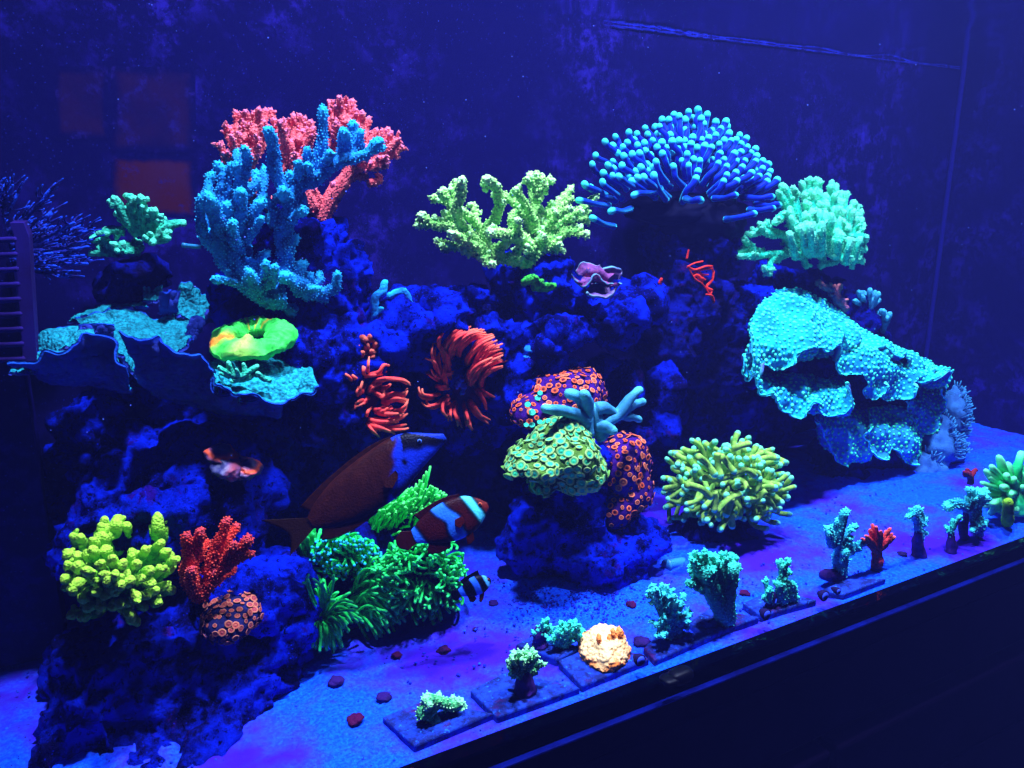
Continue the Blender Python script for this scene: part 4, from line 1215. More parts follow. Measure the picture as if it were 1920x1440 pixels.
V = V + N * (.006 * fbm(V, 45, 3, 4) + .002 * fbm(V, 160, 2, 8))[:, None]
build('body', V, q, t, m_leather, lt, {'tip': np.zeros(len(V))})
g = []
sel = np.where((np.einsum('ij,j->i', N, RIGHT) > .15) & (V[:, 2] > .01))[0]
for k in RNG.choice(sel, 420):
    d = unit(N[k] + RNG.normal(0, .35, 3) + np.array([0, 0, .3]))
    l_ = random.uniform(.004, .010)
    g.append(tube_geo([V[k], V[k] + d * l_ * .6, V[k] + d * l_ + np.array([0, 0, .001])], [.0011, .001, .0007], 5, 4))
V, q, t, a, D = join(g)
o = build('fringe', V, q, t, m_leather, lt, {'tip': a}); o['kind'] = 'stuff'

# ring coral (donut)
m_ring = vcol_mat('ring_coral', .55, .12, (350, .7), .1)
rc = thing('ring_coral', 'plump green ring coral with orange bands on the plate coral', 'coral', A(472, 660, .545), 'fleshy corals')
nu_, nv_ = 120, 40
U, Vv = np.meshgrid(np.linspace(0, 2 * np.pi, nu_, endpoint=False), np.linspace(0, 2 * np.pi, nv_, endpoint=False), indexing='ij')
c_ = A(472, 636, .545); s = mpp(c_)
ct = .35 + .035 * np.sin(3 * U + 1) + .03 * np.sin(5 * U)
rad = 1 + .04 * np.sin(2 * U + .5)
lx = (rad * .66 + ct * np.cos(Vv)) * np.cos(U)
ly = (rad * .66 + ct * np.cos(Vv)) * np.sin(U)
lz = ct * np.sin(Vv) * .52
lump = np.exp(-(((U - 4.75) / .35) ** 2))
ly = ly + lump * .16 * np.cos(Vv) * -1
lz = lz + lump * .12
hx, hy = 78 * s, 74 * s
Pn = c_ + (lx * hx)[..., None] * RIGHT + (ly * hy * .95)[..., None] * np.array([math.sin(_y) * .97, math.cos(_y) * .94, 0.34]) + (lz * hx)[..., None] * np.array([-.16, -.30, .94])
V = Pn.reshape(-1, 3)
ridge = np.abs(np.sin(U.ravel() * 17 + 1.5 * np.sin(U.ravel() * 3))) * (np.cos(Vv.ravel() - 2.2) > -.2)
V = V + (.0020 * fbm(V, 150, 3, 3) + .0007 * ridge + .0005 * fbm(V, 520, 2, 8))[:, None] * np.array([0, -.4, 1])
i0 = np.arange(nu_)[:, None]; j0 = np.arange(nv_)[None]
q = np.stack([(i0 * nv_ + j0), (((i0 + 1) % nu_) * nv_ + j0), (((i0 + 1) % nu_) * nv_ + (j0 + 1) % nv_), (i0 * nv_ + (j0 + 1) % nv_)], -1).reshape(-1, 4)
u = U.ravel(); v = Vv.ravel()
gcol, ocol, ycol = C(56, 235, 96, .9), C(255, 150, 50, .98), C(180, 245, 120, .95)
col = np.tile(gcol, (len(V), 1))
nz = .5 + .5 * fbm(V, 150, 3, 12)
col = col * (.62 + .4 * nz + .18 * np.abs(np.sin(u * 17 + 1.5 * np.sin(u * 3))))[:, None]


def blend(col, w, c2):
    w = np.clip(w, 0, 1)[:, None]
    return col * (1 - w) + np.asarray(c2) * w


col = blend(col, .8 * np.exp(-(((u - 4.75) / .3) ** 2)) * (np.sin(v) > -.3), ycol)
col = blend(col, 1.2 * np.exp(-(((u - 3.55) / .28) ** 2)), ocol)
for ub, wd in ((1.95, .035), (1.55, .03), (1.2, .022), (1.28, .015)):
    col = blend(col, 1.3 * np.exp(-(((u - ub) / wd) ** 2)) * (np.sin(v + .6) > -.2), C(225, 190, 50, .9))
build('fleshy_ring', V, q, None, m_ring, rc, {'col': col})
Vd, it = ico(3)
W = c_ + Vd[:, :1] * hx * .5 * RIGHT + Vd[:, 1:2] * hy * .5 * np.array([math.sin(_y) * .97, math.cos(_y) * .97, 0.2]) + Vd[:, 2:3] * np.array([0, 0, .005]) - np.array([-.003, -.005, .008])
build('mouth', W, None, it, vcol_mat('ring_coral_mouth', .6), rc, {'col': np.tile(C(60, 40, 40, .1), (len(W), 1))})

# ------------------------------------------------------------------ anemones and torch corals
def tentacle(parent, W, r, mat, sides=8, n=10, prof=(1.15, 1.0, .85), name='tentacle'):
    V, q, t, a, D = tube_geo(W, [r * p for p in prof], sides, n)
    return build(name, V, q, t, mat, parent, {'tip': a})


def bent(root, tip, bow, n=8, up=None):
    """curved path root->tip with a sideways bow"""
    root, tip = np.asarray(root), np.asarray(tip)
    d = tip - root
    side = np.cross(d, [random.gauss(0, 1) for _ in range(3)])
    side = unit(side) * np.linalg.norm(d) * bow
    s = np.linspace(0, 1, n)[:, None]
    side2 = unit(np.cross(d, side)) * np.linalg.norm(d) * bow * random.uniform(.0, .5)
    P = root + d * s + side * np.sin(s * np.pi) + side2 * np.sin(s * np.pi * 2) * .8
    if up is not None:
        P = P + np.asarray(up) * (np.sin(s * np.pi) + .0)
    return P


def blob(parent, name, c_, rx, ry, rz, mat, amp=.15, freq=1.6, seed=0, sub=4, tip=0.0):
    iv, it = ico(sub)
    n_ = 1 + amp * fbm(iv + seed * 3.3, freq, 3, seed)
    W = np.asarray(c_) + (iv * n_[:, None])[:, :1] * rx * RIGHT + (iv * n_[:, None])[:, 1:2] * ry * np.array([math.sin(_y), math.cos(_y), 0]) + (iv * n_[:, None])[:, 2:3] * rz * np.array([0, 0, 1.0])
    return build(name, W, None, it, mat, parent, {'tip': np.full(len(W), tip)})


# blue tipped anemone
m_btip = coral('blue_tentacle', C(8, 38, 215, .32), C(46, 180, 226, .58), (.90, 1.0), C(6, 26, 170, .18), 60, (900, .15, 'n'), rough=.4, sss=.1, sheen=.6)
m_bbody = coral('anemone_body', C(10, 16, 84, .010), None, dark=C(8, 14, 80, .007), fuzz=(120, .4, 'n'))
ba = thing('anemone', 'large blue anemone with pale bulb tips at upper right', 'anemone', A(1290, 440, .62), 'anemones')
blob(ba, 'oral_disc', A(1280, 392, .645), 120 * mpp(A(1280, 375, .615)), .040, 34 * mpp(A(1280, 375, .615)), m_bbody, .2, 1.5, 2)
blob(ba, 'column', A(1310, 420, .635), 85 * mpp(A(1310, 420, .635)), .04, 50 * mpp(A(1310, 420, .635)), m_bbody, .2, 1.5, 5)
BT = [(715, 80), (660, 92), (575, 108), (605, 118), (770, 108), (505, 138), (735, 133), (750, 163), (820, 152), (880, 150), (890, 178), (405, 188), (490, 178), (465, 182), (555, 182), (310, 212), (420, 224), (515, 228), (552, 228), (750, 222), (960, 228), (1000, 248), (230, 237), (170, 268), (215, 292), (275, 298), (360, 288), (475, 302), (530, 302), (605, 262), (635, 262), (685, 242), (675, 282), (755, 292), (795, 302), (840, 282), (910, 262), (940, 256), (115, 348), (845, 338), (930, 338), (1025, 338), (1060, 353), (990, 382), (1055, 382), (1095, 382), (95, 398), (215, 382), (270, 408), (385, 372), (380, 418), (570, 412), (885, 412), (715, 442), (885, 462), (160, 452), (250, 472), (360, 478), (705, 482), (985, 482), (1030, 452), (1050, 432), (1140, 442), (1125, 472), (1120, 502), (1180, 492), (155, 502), (50, 517), (85, 537), (15, 612), (340, 582), (1150, 592), (95, 716), (205, 677), (1045, 690), (730, 612), (935, 582), (1155, 660), (1190, 640), (640, 200), (600, 170), (700, 180), (450, 260), (820, 230), (1005, 300), (330, 340), (1075, 470)]
for k in range(4000):
    if len(BT) >= 235:
        break
    x, y = random.uniform(60, 1160), random.uniform(110, 500)
    if y < 95 + ((x - 660) / 560) ** 2 * 420 or y > 520 - abs(x - 640) * .05 - (110 if 480 < x < 860 else 0):
        continue
    if all((x - a) ** 2 + (y - b_) ** 2 > 36 ** 2 for a, b_ in BT):
        BT.append((x, y))
for k, (x, y) in enumerate(BT):
    cx, cy_ = 640, 560
    dy = .050 * np.clip((400 - y) / 320, -1, 1) + random.uniform(-.010, .010)
    rx_, ry_ = (x - cx), (y - cy_)
    Ln = math.hypot(rx_, ry_)
    ux, uy = rx_ / max(Ln, 1) * .7, ry_ / max(Ln, 1) * .5 - .5
    if y > 540:
        uy = random.uniform(-.3, .3)
    ux += random.gauss(0, .16)
    un = math.hypot(ux, uy)
    L_ = random.uniform(80, 150)
    ux, uy = ux / un, uy / un
    root = (x - ux * L_ - rx_ * .08, y - uy * L_ + 10, dy * .6 + .008)
    mid = (x - ux * L_ * .5 - rx_ * .05 + random.uniform(-20, 20), y - uy * L_ * .5 + 12, dy * .85)
    W = pxpath(C4, [(x, y, dy), (x - ux * L_ * .2 + random.uniform(-5, 5), y - uy * L_ * .25, dy), mid, root], .615)
    r = random.uniform(17, 22) * SC4 * mpp(W[-1])
    tentacle(ba, W, r, m_btip, 10, 16, (1.1, .95, .84, .86, 1.06))

# two red anemones
m_redt = coral('red_tentacle', C(232, 80, 84, .80), C(244, 124, 112, .92), (.7, 1.0), C(205, 56, 74, .55), 160, (900, .15, 'n'), rough=.45, sss=.12)
m_reddk = coral('red_anemone_disc', C(40, 16, 60, .08), None, dark=C(70, 20, 40, .12), fuzz=(150, .4, 'n'))
SC6 = 440 / 1920
ra = thing('anemone', 'pinkish red anemone sweeping right on the rock at centre left', 'anemone', A(700, 790, .55), 'anemones')
blob(ra, 'column', A(*C6(590, 840), .575), 38 * mpp(A(690, 750, .57)), .02, 52 * mpp(A(690, 750, .57)), m_reddk, .2, 1.5, 8)
def combed(parent, lst, y0, r_, copies, jx, front):
    """long tapering tentacles following polylines (tip first), each with slightly shifted neighbours"""
    for pts in lst:
        for c_ in range(copies):
            ox, oy = (0, 0) if c_ == 0 else (random.uniform(-jx, jx), random.uniform(-jx, jx))
            dy = random.uniform(-.010, .010)
            n_ = len(pts)
            P = []
            for k, (x, y) in enumerate(pts):
                f = 1 - k / (n_ - 1)
                P.append((x + ox * (.5 + .5 * f) + random.uniform(-5, 5), y + oy * (.5 + .5 * f) + random.uniform(-5, 5), front * (.25 + .75 * math.sin(f * 2.4)) + dy * f + .003 * c_))
            W = pxpath(C6, P, y0)
            tentacle(parent, W, random.uniform(.85, 1.1) * r_ * SC6 * mpp(W[0]), m_redt, 9, 18, (1.15, 1.15, 1.05, .9, .55))


combed(ra, [[(905, 695), (850, 665), (720, 650), (640, 690), (600, 770)], [(740, 550), (690, 545), (660, 600), (560, 620), (520, 690)], [(720, 595), (640, 605), (540, 630), (480, 680)], [(875, 750), (850, 785), (760, 780), (690, 800), (600, 770)], [(890, 850), (865, 900), (800, 930), (700, 900)], [(880, 850), (800, 830), (700, 850), (610, 820)],
            [(830, 925), (740, 940), (650, 930), (580, 900)], [(860, 940), (790, 980), (680, 1000), (580, 980)], [(880, 1030), (830, 1045), (720, 1050), (600, 1000)], [(740, 870), (650, 910), (590, 900)], [(750, 700), (720, 720), (660, 730), (610, 770)], [(345, 605), (400, 630), (450, 690), (500, 740)], [(430, 615), (470, 650), (520, 710)], [(700, 735), (690, 800), (640, 770), (590, 760)],
            [(640, 1115), (590, 1070), (540, 1000)], [(480, 920), (540, 840), (600, 800)], [(415, 905), (470, 870), (530, 840)], [(590, 900), (560, 940), (550, 990)], [(450, 860), (510, 840), (560, 820)], [(530, 545), (530, 600), (550, 660)], [(575, 500), (570, 560), (560, 640)], [(800, 655), (700, 650), (620, 680), (580, 750)], [(820, 990), (700, 1010), (590, 990), (540, 940)], [(760, 1090), (680, 1060), (600, 1030), (540, 960)], [(560, 690), (525, 760), (510, 840)], [(495, 700), (480, 770), (500, 850)], [(650, 690), (590, 720), (560, 790)], [(690, 1060), (600, 1060), (530, 1000)]],
       .570, 15, 3, 30, -.026)
m_mouth = coral('blue_mouth', C(30, 50, 205, .45), None, dark=C(50, 60, 190, .5), fuzz=(300, .6, 'n'))
rb = thing('anemone', 'round red anemone with dark disc and small blue mouth', 'anemone', A(865, 780, .56), 'anemones')
cc = A(*C6(1330, 700), .585)
sp_ = mpp(cc)
blob(rb, 'oral_disc', cc + FWD * .004, 46 * sp_, .010, 60 * sp_, m_reddk, .12, 1.5, 3)
for k, (x, y, r_) in enumerate([(1310, 690, 26), (1350, 720, 24), (1330, 660, 22), (1340, 765, 20), (1295, 715, 18)]):
    p = A(*C6(x, y), .570)
    blob(rb, 'mouth', p, r_ * SC6 * sp_, .004, r_ * SC6 * sp_ * 1.2, m_mouth, .3, 2, k + 4, 3)
combed(rb, [[(1210, 235), (1160, 310), (1150, 370), (1180, 440)], [(1410, 228), (1300, 280), (1210, 370), (1190, 480)], [(1465, 245), (1340, 300), (1250, 390), (1220, 500)], [(1530, 280), (1420, 310), (1330, 400), (1310, 470)], [(1500, 265), (1390, 300), (1290, 380), (1250, 480)], [(1595, 305), (1500, 340), (1430, 420), (1400, 520)], [(1620, 345), (1520, 400), (1450, 500), (1430, 580)], [(1600, 320), (1490, 370), (1400, 470), (1380, 540)], [(1640, 400), (1540, 450), (1470, 560), (1440, 650)],
            [(1690, 440), (1580, 470), (1480, 580), (1440, 660)], [(1695, 475), (1600, 500), (1520, 560), (1470, 650)], [(1640, 420), (1560, 440), (1500, 500), (1450, 600)], [(1660, 455), (1540, 520), (1450, 620), (1410, 700)], [(1650, 560), (1570, 590), (1510, 650), (1490, 720)], [(1620, 500), (1500, 560), (1420, 640), (1400, 700)], [(1580, 480), (1470, 540), (1400, 620), (1390, 690)]], .582, 13.5, 4, 30, -.030)
combed(rb, [[(1120, 345), (1190, 430), (1225, 560), (1240, 660)], [(1100, 370), (1090, 450), (1110, 540), (1150, 620)], [(1045, 485), (1110, 520), (1150, 600), (1180, 660)], [(1205, 540), (1210, 640), (1215, 740)], [(1130, 390), (1140, 480), (1150, 560), (1180, 640)], [(1180, 400), (1215, 480), (1235, 580)], [(1245, 605), (1185, 630), (1125, 660)], [(1220, 718), (1170, 720), (1130, 716)], [(1010, 735), (1020, 785), (1085, 800), (1150, 780)], [(1040, 840), (1070, 870), (1130, 860), (1180, 820)],
            [(1215, 965), (1180, 930), (1185, 860), (1220, 800)], [(1305, 1040), (1290, 980), (1275, 920), (1280, 850)], [(1385, 1030), (1382, 980), (1372, 930), (1350, 860)], [(1560, 995), (1480, 950), (1420, 890), (1390, 830)], [(1540, 900), (1520, 840), (1480, 780), (1440, 740)], [(1410, 1060), (1395, 1010), (1380, 930)], [(1060, 600), (1100, 640), (1170, 680)], [(1250, 1000), (1240, 940), (1250, 860)], [(1500, 960), (1450, 900), (1410, 830)], [(1590, 800), (1530, 770), (1470, 730)]], .582, 13.5, 3, 28, -.020)

# brown polyps above the left red anemone
m_brp = coral('rusty_polyp', C(120, 48, 40, .34), C(170, 84, 80, .45), (.6, 1.0), C(60, 30, 40, .16), 120, (500, .6, 'v'))
bp_ = thing('polyp_cluster', 'rusty brown cluster of small polyps above the left red anemone', 'coral', A(680, 690, .57), 'soft corals')
for k in range(60):
    a, r_ = random.uniform(0, 6.28), math.sqrt(random.random())
    if k < 38:
        x, y = 570 + 85 * r_ * math.cos(a), 400 + 90 * r_ * math.sin(a)
    else:
        x, y = 440 + 70 * r_ * math.cos(a), 510 + 80 * r_ * math.sin(a)
    p = A(*C6(x, y), .565 + random.uniform(-.01, .01))
    d = unit([random.gauss(0, .6), random.gauss(-.6, .4), random.gauss(.6, .5)])
    V, q, t, aa, D = tube_geo([p - d * .008, p - d * .003, p, p + d * .0012], [.0012, .0014, .0030, .0024], 8, 8)
    build('polyp', V, q, t, m_brp, bp_, {'tip': aa})

# torch coral (yellow green)
m_torch = coral('torch_tentacle', C(126, 184, 92, .46), C(90, 205, 190, .56), (.95, 1.0), C(74, 134, 62, .28), 200, (900, .15, 'n'), rough=.4, sss=.15)
m_torchb = coral('torch_skeleton', C(40, 60, 70, .10), None, dark=C(20, 20, 60, .05), fuzz=(200, .5, 'n'))
tc = thing('torch_coral', 'yellow green torch coral with pale rounded tentacle tips', 'coral', A(1362, 985, .505), 'torch corals')
cc = A(1362, 905, .505)
s = mpp(cc)
blob(tc, 'skeleton', cc + np.array([0, .006, -.002]), 74 * s, .030, 46 * s, m_torchb, .15, 1.5, 6)
HX = np.array([math.sin(_y), math.cos(_y), 0])
for k in range(330):
    zz = 1 - 1.62 * (k + .5) / 330
    th = k * 2.39996
    rr = math.sqrt(max(0, 1 - zz * zz))
    d = rr * math.cos(th) * RIGHT + rr * math.sin(th) * HX * 1.0 + zz * np.array([0, 0, 1.0])
    if np.dot(d, HX) > .55:
        continue
    rad3 = np.array([1.0])
    ext = random.uniform(.86, 1.05)
    tip = cc + (np.dot(d, RIGHT) * 112 * s) * ext * RIGHT + np.dot(d, HX) * .042 * ext * HX + d[2] * 76 * s * ext * np.array([0, 0, 1])
    root = cc + (tip - cc) * random.uniform(.5, .62)
    tip = tip + RNG.normal(0, .0045, 3)
    if d[2] < .1:
        tip = tip + np.array([0, 0, -.006])
    W = bent(root, tip, random.uniform(.12, .38), 6)
    tentacle(tc, W, random.uniform(4.6, 6.2) * s, m_torch, 8, 12, (.95, .95, .9, .85, 1.0))
# a few long tentacles lying across the front
for pts in ([(700, 330), (640, 290), (560, 320), (480, 350), (360, 345)], [(640, 450), (720, 420), (730, 330), (680, 300)], [(600, 455), (540, 480), (480, 530), (445, 575)], [(430, 320), (380, 250), (320, 200)], [(470, 330), (455, 250), (450, 180)], [(560, 300), (510, 240), (480, 200)], [(400, 470), (340, 420), (240, 390)], [(650, 490), (720, 480), (780, 430)], [(510, 590), (540, 520), (545, 480)], [(430, 560), (440, 480), (430, 440)], [(660, 115), (600, 130), (560, 150)], [(470, 690), (500, 640), (520, 600)], [(710, 625), (750, 590), (770, 550)], [(550, 670), (548, 620), (545, 580)], [(380, 630), (400, 600), (420, 560)]):
    W = pxpath(crop(1220, 800, 300 / 1080), [(p[0], p[1], random.uniform(-.004, .004)) for p in pts], .462)
    tentacle(tc, W, random.uniform(5.6, 6.8) * s, m_torch, 8, 14, (.95, .95, .9, .9, 1.05))

# green torch corals: five heads
m_gt = coral('green_tentacle', C(16, 158, 72, .54), C(40, 205, 120, .68), (.86, 1.0), C(8, 106, 54, .30), 200, (900, .15, 'n'), rough=.4, sss=.12)
m_gtb = coral('green_blue_tip_tentacle', C(18, 172, 90, .60), C(24, 130, 200, .5), (.99, 1.0), C(10, 120, 66, .36), 90, (900, .15, 'n'), rough=.4, sss=.12)
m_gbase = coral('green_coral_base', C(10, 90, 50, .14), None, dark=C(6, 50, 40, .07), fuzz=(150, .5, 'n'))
SA = 460 / 1440


def head(label, centre, y, dirs, r, mat, base=(50, 45)):
    t_ = thing('torch_coral', label, 'coral', A(*CA(centre[0], centre[1] + 60), y), 'torch corals')
    c_ = A(*CA(*centre), y + .012)
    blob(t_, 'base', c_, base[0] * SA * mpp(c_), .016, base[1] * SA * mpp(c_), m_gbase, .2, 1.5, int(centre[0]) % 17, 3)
    for (rx, ry_, rdy, tx, ty, tdy, bow, up) in dirs:
        rt, tp = A(*CA(rx, ry_), y + rdy), A(*CA(tx, ty), y + tdy)
        W = bent(rt, tp, min(bow, .22) * .6, 8, np.array([0, -.002, up]))
        tentacle(t_, W, random.uniform(.85, 1.15) * r * SA * mpp(tp), mat, 8, 13, (1.05, 1.0, .95, .9, .95))
    return t_


D_ = []
for k in range(110):      # starburst
    th = math.radians(random.uniform(-85, 140)) if k < 86 else math.radians(random.uniform(-140, -60))
    L_ = random.uniform(150, 262) * (1.0 if math.sin(th) > 0 else .72)
    if 60 < math.degrees(th) < 140:
        L_ *= 1.05
    D_.append((385 + 22 * math.cos(th), 1190 - 22 * math.sin(th), -.008, 385 + L_ * .95 * math.cos(th), 1190 - L_ * math.sin(th) + (25 if math.cos(th) > .3 else 0), -.02 + random.uniform(-.012, .022), random.uniform(.06, .16), .006))
head('green torch coral bursting like a star beside the lower left rock', (385, 1190), .50, D_, 9, m_gt, (60, 50))
D_ = []
for k in range(160):      # swept to the right and down
    u = random.random()
    rx, ry_ = 545 + 130 * u + random.uniform(-25, 25), 1110 - 110 * u + random.uniform(-70, 130)
    L_ = random.uniform(150, 240)
    th = math.radians(random.uniform(-48, 55) - (ry_ - 1090) * .12)
    D_.append((rx, ry_, .004, rx + L_ * math.cos(th), ry_ - L_ * math.sin(th), -.014 + random.uniform(-.012, .012), random.uniform(.08, .22), .007))
head('green torch coral with long tentacles swept down to the right', (650, 1120), .505, D_, 9, m_gt, (120, 130))
D_ = []
for k in range(200):     # curly blue tipped
    a, r_ = random.uniform(0, 6.28), math.sqrt(random.random())
    cx, cy_ = 525 + 150 * r_ * math.cos(a), 850 + 95 * r_ * math.sin(a) + (.1 * (525 - 525))
    L_ = random.uniform(55, 100)
    th = a + random.gauss(0, .4)
    D_.append((cx, cy_, .0, cx + L_ * .75 * math.cos(th), cy_ + L_ * .55 * math.sin(th) - 30, -.022 - .012 * (1 - r_) + random.uniform(-.006, .006), random.uniform(.15, .40), .004))
head('curly green torch coral with blue tips below the foxface fish', (525, 850), .525, D_, 8.5, m_gtb, (160, 100))
D_ = []
for k in range(285):     # fat curls at the right
    a, r_ = random.uniform(0, 6.28), math.sqrt(random.random())
    cx, cy_ = 965 + 200 * r_ * math.cos(a), 945 + 200 * r_ * math.sin(a)
    L_ = random.uniform(80, 150)
    th = a + random.gauss(0, .35)
    D_.append((cx, cy_, .004, cx + L_ * .65 * math.cos(th) + 12, cy_ + L_ * .6 * math.sin(th) + 12, -.026 - .016 * (1 - r_) + random.uniform(-.008, .008), random.uniform(.2, .5), .004))
head('bushy green torch coral with fat curled tentacles under the clownfish', (975, 950), .515, D_, 9.2, m_gt, (190, 190))
D_ = []
for k in range(285):     # tall thin, leaning right and up
    u = random.random()
    rx, ry_ = 680 + 340 * u + random.uniform(-60, 60), 720 - 120 * u + random.uniform(-80, 60)
    L_ = random.uniform(120, 230)
    th = math.radians(random.uniform(42, 82))
    tx, ty = rx + L_ * math.cos(th) + 20, ry_ - L_ * math.sin(th)
    ty = max(ty, 400 + abs(tx - 960) * .5 - 20)
    tx = min(tx, 1120 - random.uniform(0, 40))
    D_.append((rx, ry_, .006, tx, ty, random.uniform(-.03, .012), random.uniform(.04, .14), .003))
for tx, ty in ((1022, 300), (1000, 330), (985, 350), (1035, 440), (960, 380), (940, 400), (1000, 400)):
    D_.append((930 + random.uniform(-30, 30), 560, -.0, tx, ty, random.uniform(-.02, .0), .08, .002))
m_gt2 = coral('bright_green_tentacle', C(34, 195, 96, .66), C(80, 228, 130, .8), (.86, 1.0), C(16, 140, 66, .42), 200, (900, .15, 'n'))
head('tall green torch coral leaning right behind the clownfish', (850, 690), .54, D_, 8, m_gt2, (190, 110))
D_ = []
for k in range(26):
    rx, ry_ = 300 + random.uniform(-30, 30), 830 + random.uniform(-40, 50)
    D_.append((rx, ry_, .0, rx + random.uniform(-40, 60), ry_ - random.uniform(90, 190), random.uniform(-.015, .01), .08, .002))
head('dim green torch coral sliver under the tail of the foxface fish', (300, 830), .535, D_, 13, m_gt, (50, 50))

# ------------------------------------------------------------------ zoanthid colonies
def polyp_mesh(name, ring, disc, mouth, skirt):
    """flared polyp: stalk, fringed rim, dished disc and mouth; z up, radius 1"""
    ns = 12
    prof = [(.55, -.9), (.62, -.35), (.98, .02), (1.0, .16), (.78, .20), (.50, .10), (.26, .08), (.20, .16), (.0, .10)]
    V, mi = [], []
    for r, z in prof[:-1]:
        for k in range(ns):
            a = 2 * math.pi * k / ns
            rr = r * (1 + (.07 if (k % 2 and .9 < r) else 0))
            V.append((rr * math.cos(a), rr * math.sin(a), z))
    V.append((0, 0, prof[-1][1]))
    q = []
    cols = [skirt, skirt, skirt, ring, ring, disc, mouth, mouth]
    for j in range(len(prof) - 2):
        for k in range(ns):
            q.append((j * ns + k, j * ns + (k + 1) % ns, (j + 1) * ns + (k + 1) % ns, (j + 1) * ns + k))
    lastr = (len(prof) - 2) * ns
    t = [(lastr + k, lastr + (k + 1) % ns, len(V) - 1) for k in range(ns)]
    C_ = np.vstack([np.tile(cols[j], (ns, 1)) for j in range(len(prof) - 1)] + [np.asarray(mouth)[None]])
    me_o = build(name, np.array(V), q, t, m_polyp, None, {'col': C_})
    me = me_o.data
    bpy.data.objects.remove(me_o)
    return me


m_polyp = vcol_mat('zoanthid_polyp', .6, .06)


def colony(label, blobs, y, cf, sc, mat, mesh_list, pr, spacing, face=.0, seed=0, amp=.005, limit=290, mask=None):
    t_ = thing('zoanthid_colony', label, 'coral', A(*cf(blobs[0][0], blobs[0][1] + blobs[0][3]), y), 'zoanthid colonies')
    Vs, Ts, o = [], [], 0
    iv, it = ico(3)
    for (x, yy, rx, rz, ry, dy) in blobs:
        c_ = A(*cf(x, yy), y + dy); s = mpp(c_) * sc
        W = c_ + iv[:, :1] * rx * s * RIGHT + iv[:, 1:2] * ry * HX + iv[:, 2:3] * rz * s * UP
        Vs.append(W); Ts.append(it + o); o += len(W)
    V, N, q, t = remesh(np.vstack(Vs), np.vstack(Ts), .0025)
    V = V + N * (amp * fbm(V, 34, 3, seed) + .0008 * fbm(V, 260, 2, seed + 4))[:, None]
    N = normals(V, q, t)
    build('mat', V, q, t, mat, t_, {'tip': np.zeros(len(V))})
    view = unit(EYE - V.mean(0))
    idx = np.where(N @ view > -.15)[0]
    if mask is not None:
        idx = np.array([i for i in idx if mask(V[i])])
    RNG.shuffle(idx)
    kept = []
    for i in idx:
        sp2 = spacing * (.85 + .35 * _h(np.array([i]), np.array([3]), np.array([seed]), 5)[0])
        if all(np.sum((V[i] - V[j]) ** 2) > sp2 ** 2 for j in kept):
            kept.append(i)
            if len(kept) >= limit:
                break
    for i in kept:
        me = mesh_list[random.randrange(len(mesh_list))]
        o_ = bpy.data.objects.new('polyp', me)
        COL.objects.link(o_)
        o_.parent = t_
        o_.matrix_parent_inverse = Matrix.Translation(-Vector(t_.location))
        nn = unit(N[i] + RNG.normal(0, .16, 3))
        o_.rotation_mode = 'QUATERNION'
        o_.rotation_quaternion = Vector(nn).to_track_quat('Z', 'Y')
        k = pr * random.choice([.62, .8, .95, 1.05, 1.2]) * random.uniform(.92, 1.08)
        shut = random.random() < .08
        o_.scale = (k * .6, k * .6, k * 1.3) if shut else (k, k * random.uniform(.88, 1.0), k * random.uniform(.8, 1.2))
        o_.location = V[i] + nn * k * .28
    return t_


m_zmat = coral('purple_zoanthid_mat', C(46, 14, 120, .12), None, dark=C(24, 10, 80, .06), fuzz=(260, .6, 'v'))
m_zgreen = coral('green_zoanthid_mat', C(80, 130, 50, .16), None, dark=C(40, 80, 40, .1), fuzz=(260, .6, 'v'))
dkp = C(40, 12, 100, .09)
ORANGE = [polyp_mesh('polyp', C(252, 128, 92, .92), C(140, 40, 30, .35), C(40, 14, 40, .06), dkp), polyp_mesh('polyp', C(240, 110, 70, .85), C(170, 60, 40, .4), C(60, 20, 30, .1), dkp),
          polyp_mesh('polyp', C(255, 150, 120, .95), C(110, 30, 40, .3), C(250, 140, 100, .6), dkp)]
PINK = [polyp_mesh('polyp', C(235, 140, 130, .6), C(190, 60, 80, .4), C(230, 130, 130, .5), C(40, 24, 60, .10)), polyp_mesh('polyp', C(240, 150, 135, .62), C(170, 50, 90, .34), C(200, 100, 120, .4), C(40, 24, 60, .10))]
GREEN = [polyp_mesh('polyp', C(146, 210, 140, .52), C(24, 165, 135, .42), C(50, 215, 170, .7), C(90, 160, 70, .36)), polyp_mesh('polyp', C(136, 206, 140, .50), C(24, 150, 135, .38), C(40, 190, 160, .6), C(84, 150, 70, .34)),
         polyp_mesh('polyp', C(156, 212, 140, .52), C(30, 175, 140, .46), C(24, 110, 120, .3), C(96, 156, 70, .36))]
TEALP = [polyp_mesh('polyp', C(50, 190, 180, .7), C(24, 110, 120, .4), C(60, 210, 190, .7), C(20, 80, 90, .2))]
mp = mpp(A(1050, 800, .51))
colony('purple zoanthid mound with orange rings behind the blue grey finger coral', [(430, 340, 190, 130, .036, .0), (280, 410, 120, 80, .028, -.006), (540, 300, 100, 120, .03, .006), (420, 420, 160, 90, .03, -.004)], .545, C7, SC7, m_zmat, ORANGE, 5.8 * mp, 12.4 * mp, seed=2)
colony('purple zoanthid mound with orange rings right of the green one', [(740, 680, 120, 150, .034, .0), (770, 800, 115, 160, .03, .0), (690, 900, 85, 110, .026, -.004), (820, 760, 60, 130, .026, .004)], .525, C7, SC7, m_zmat, ORANGE, 6.4 * mp, 13.5 * mp, seed=5)
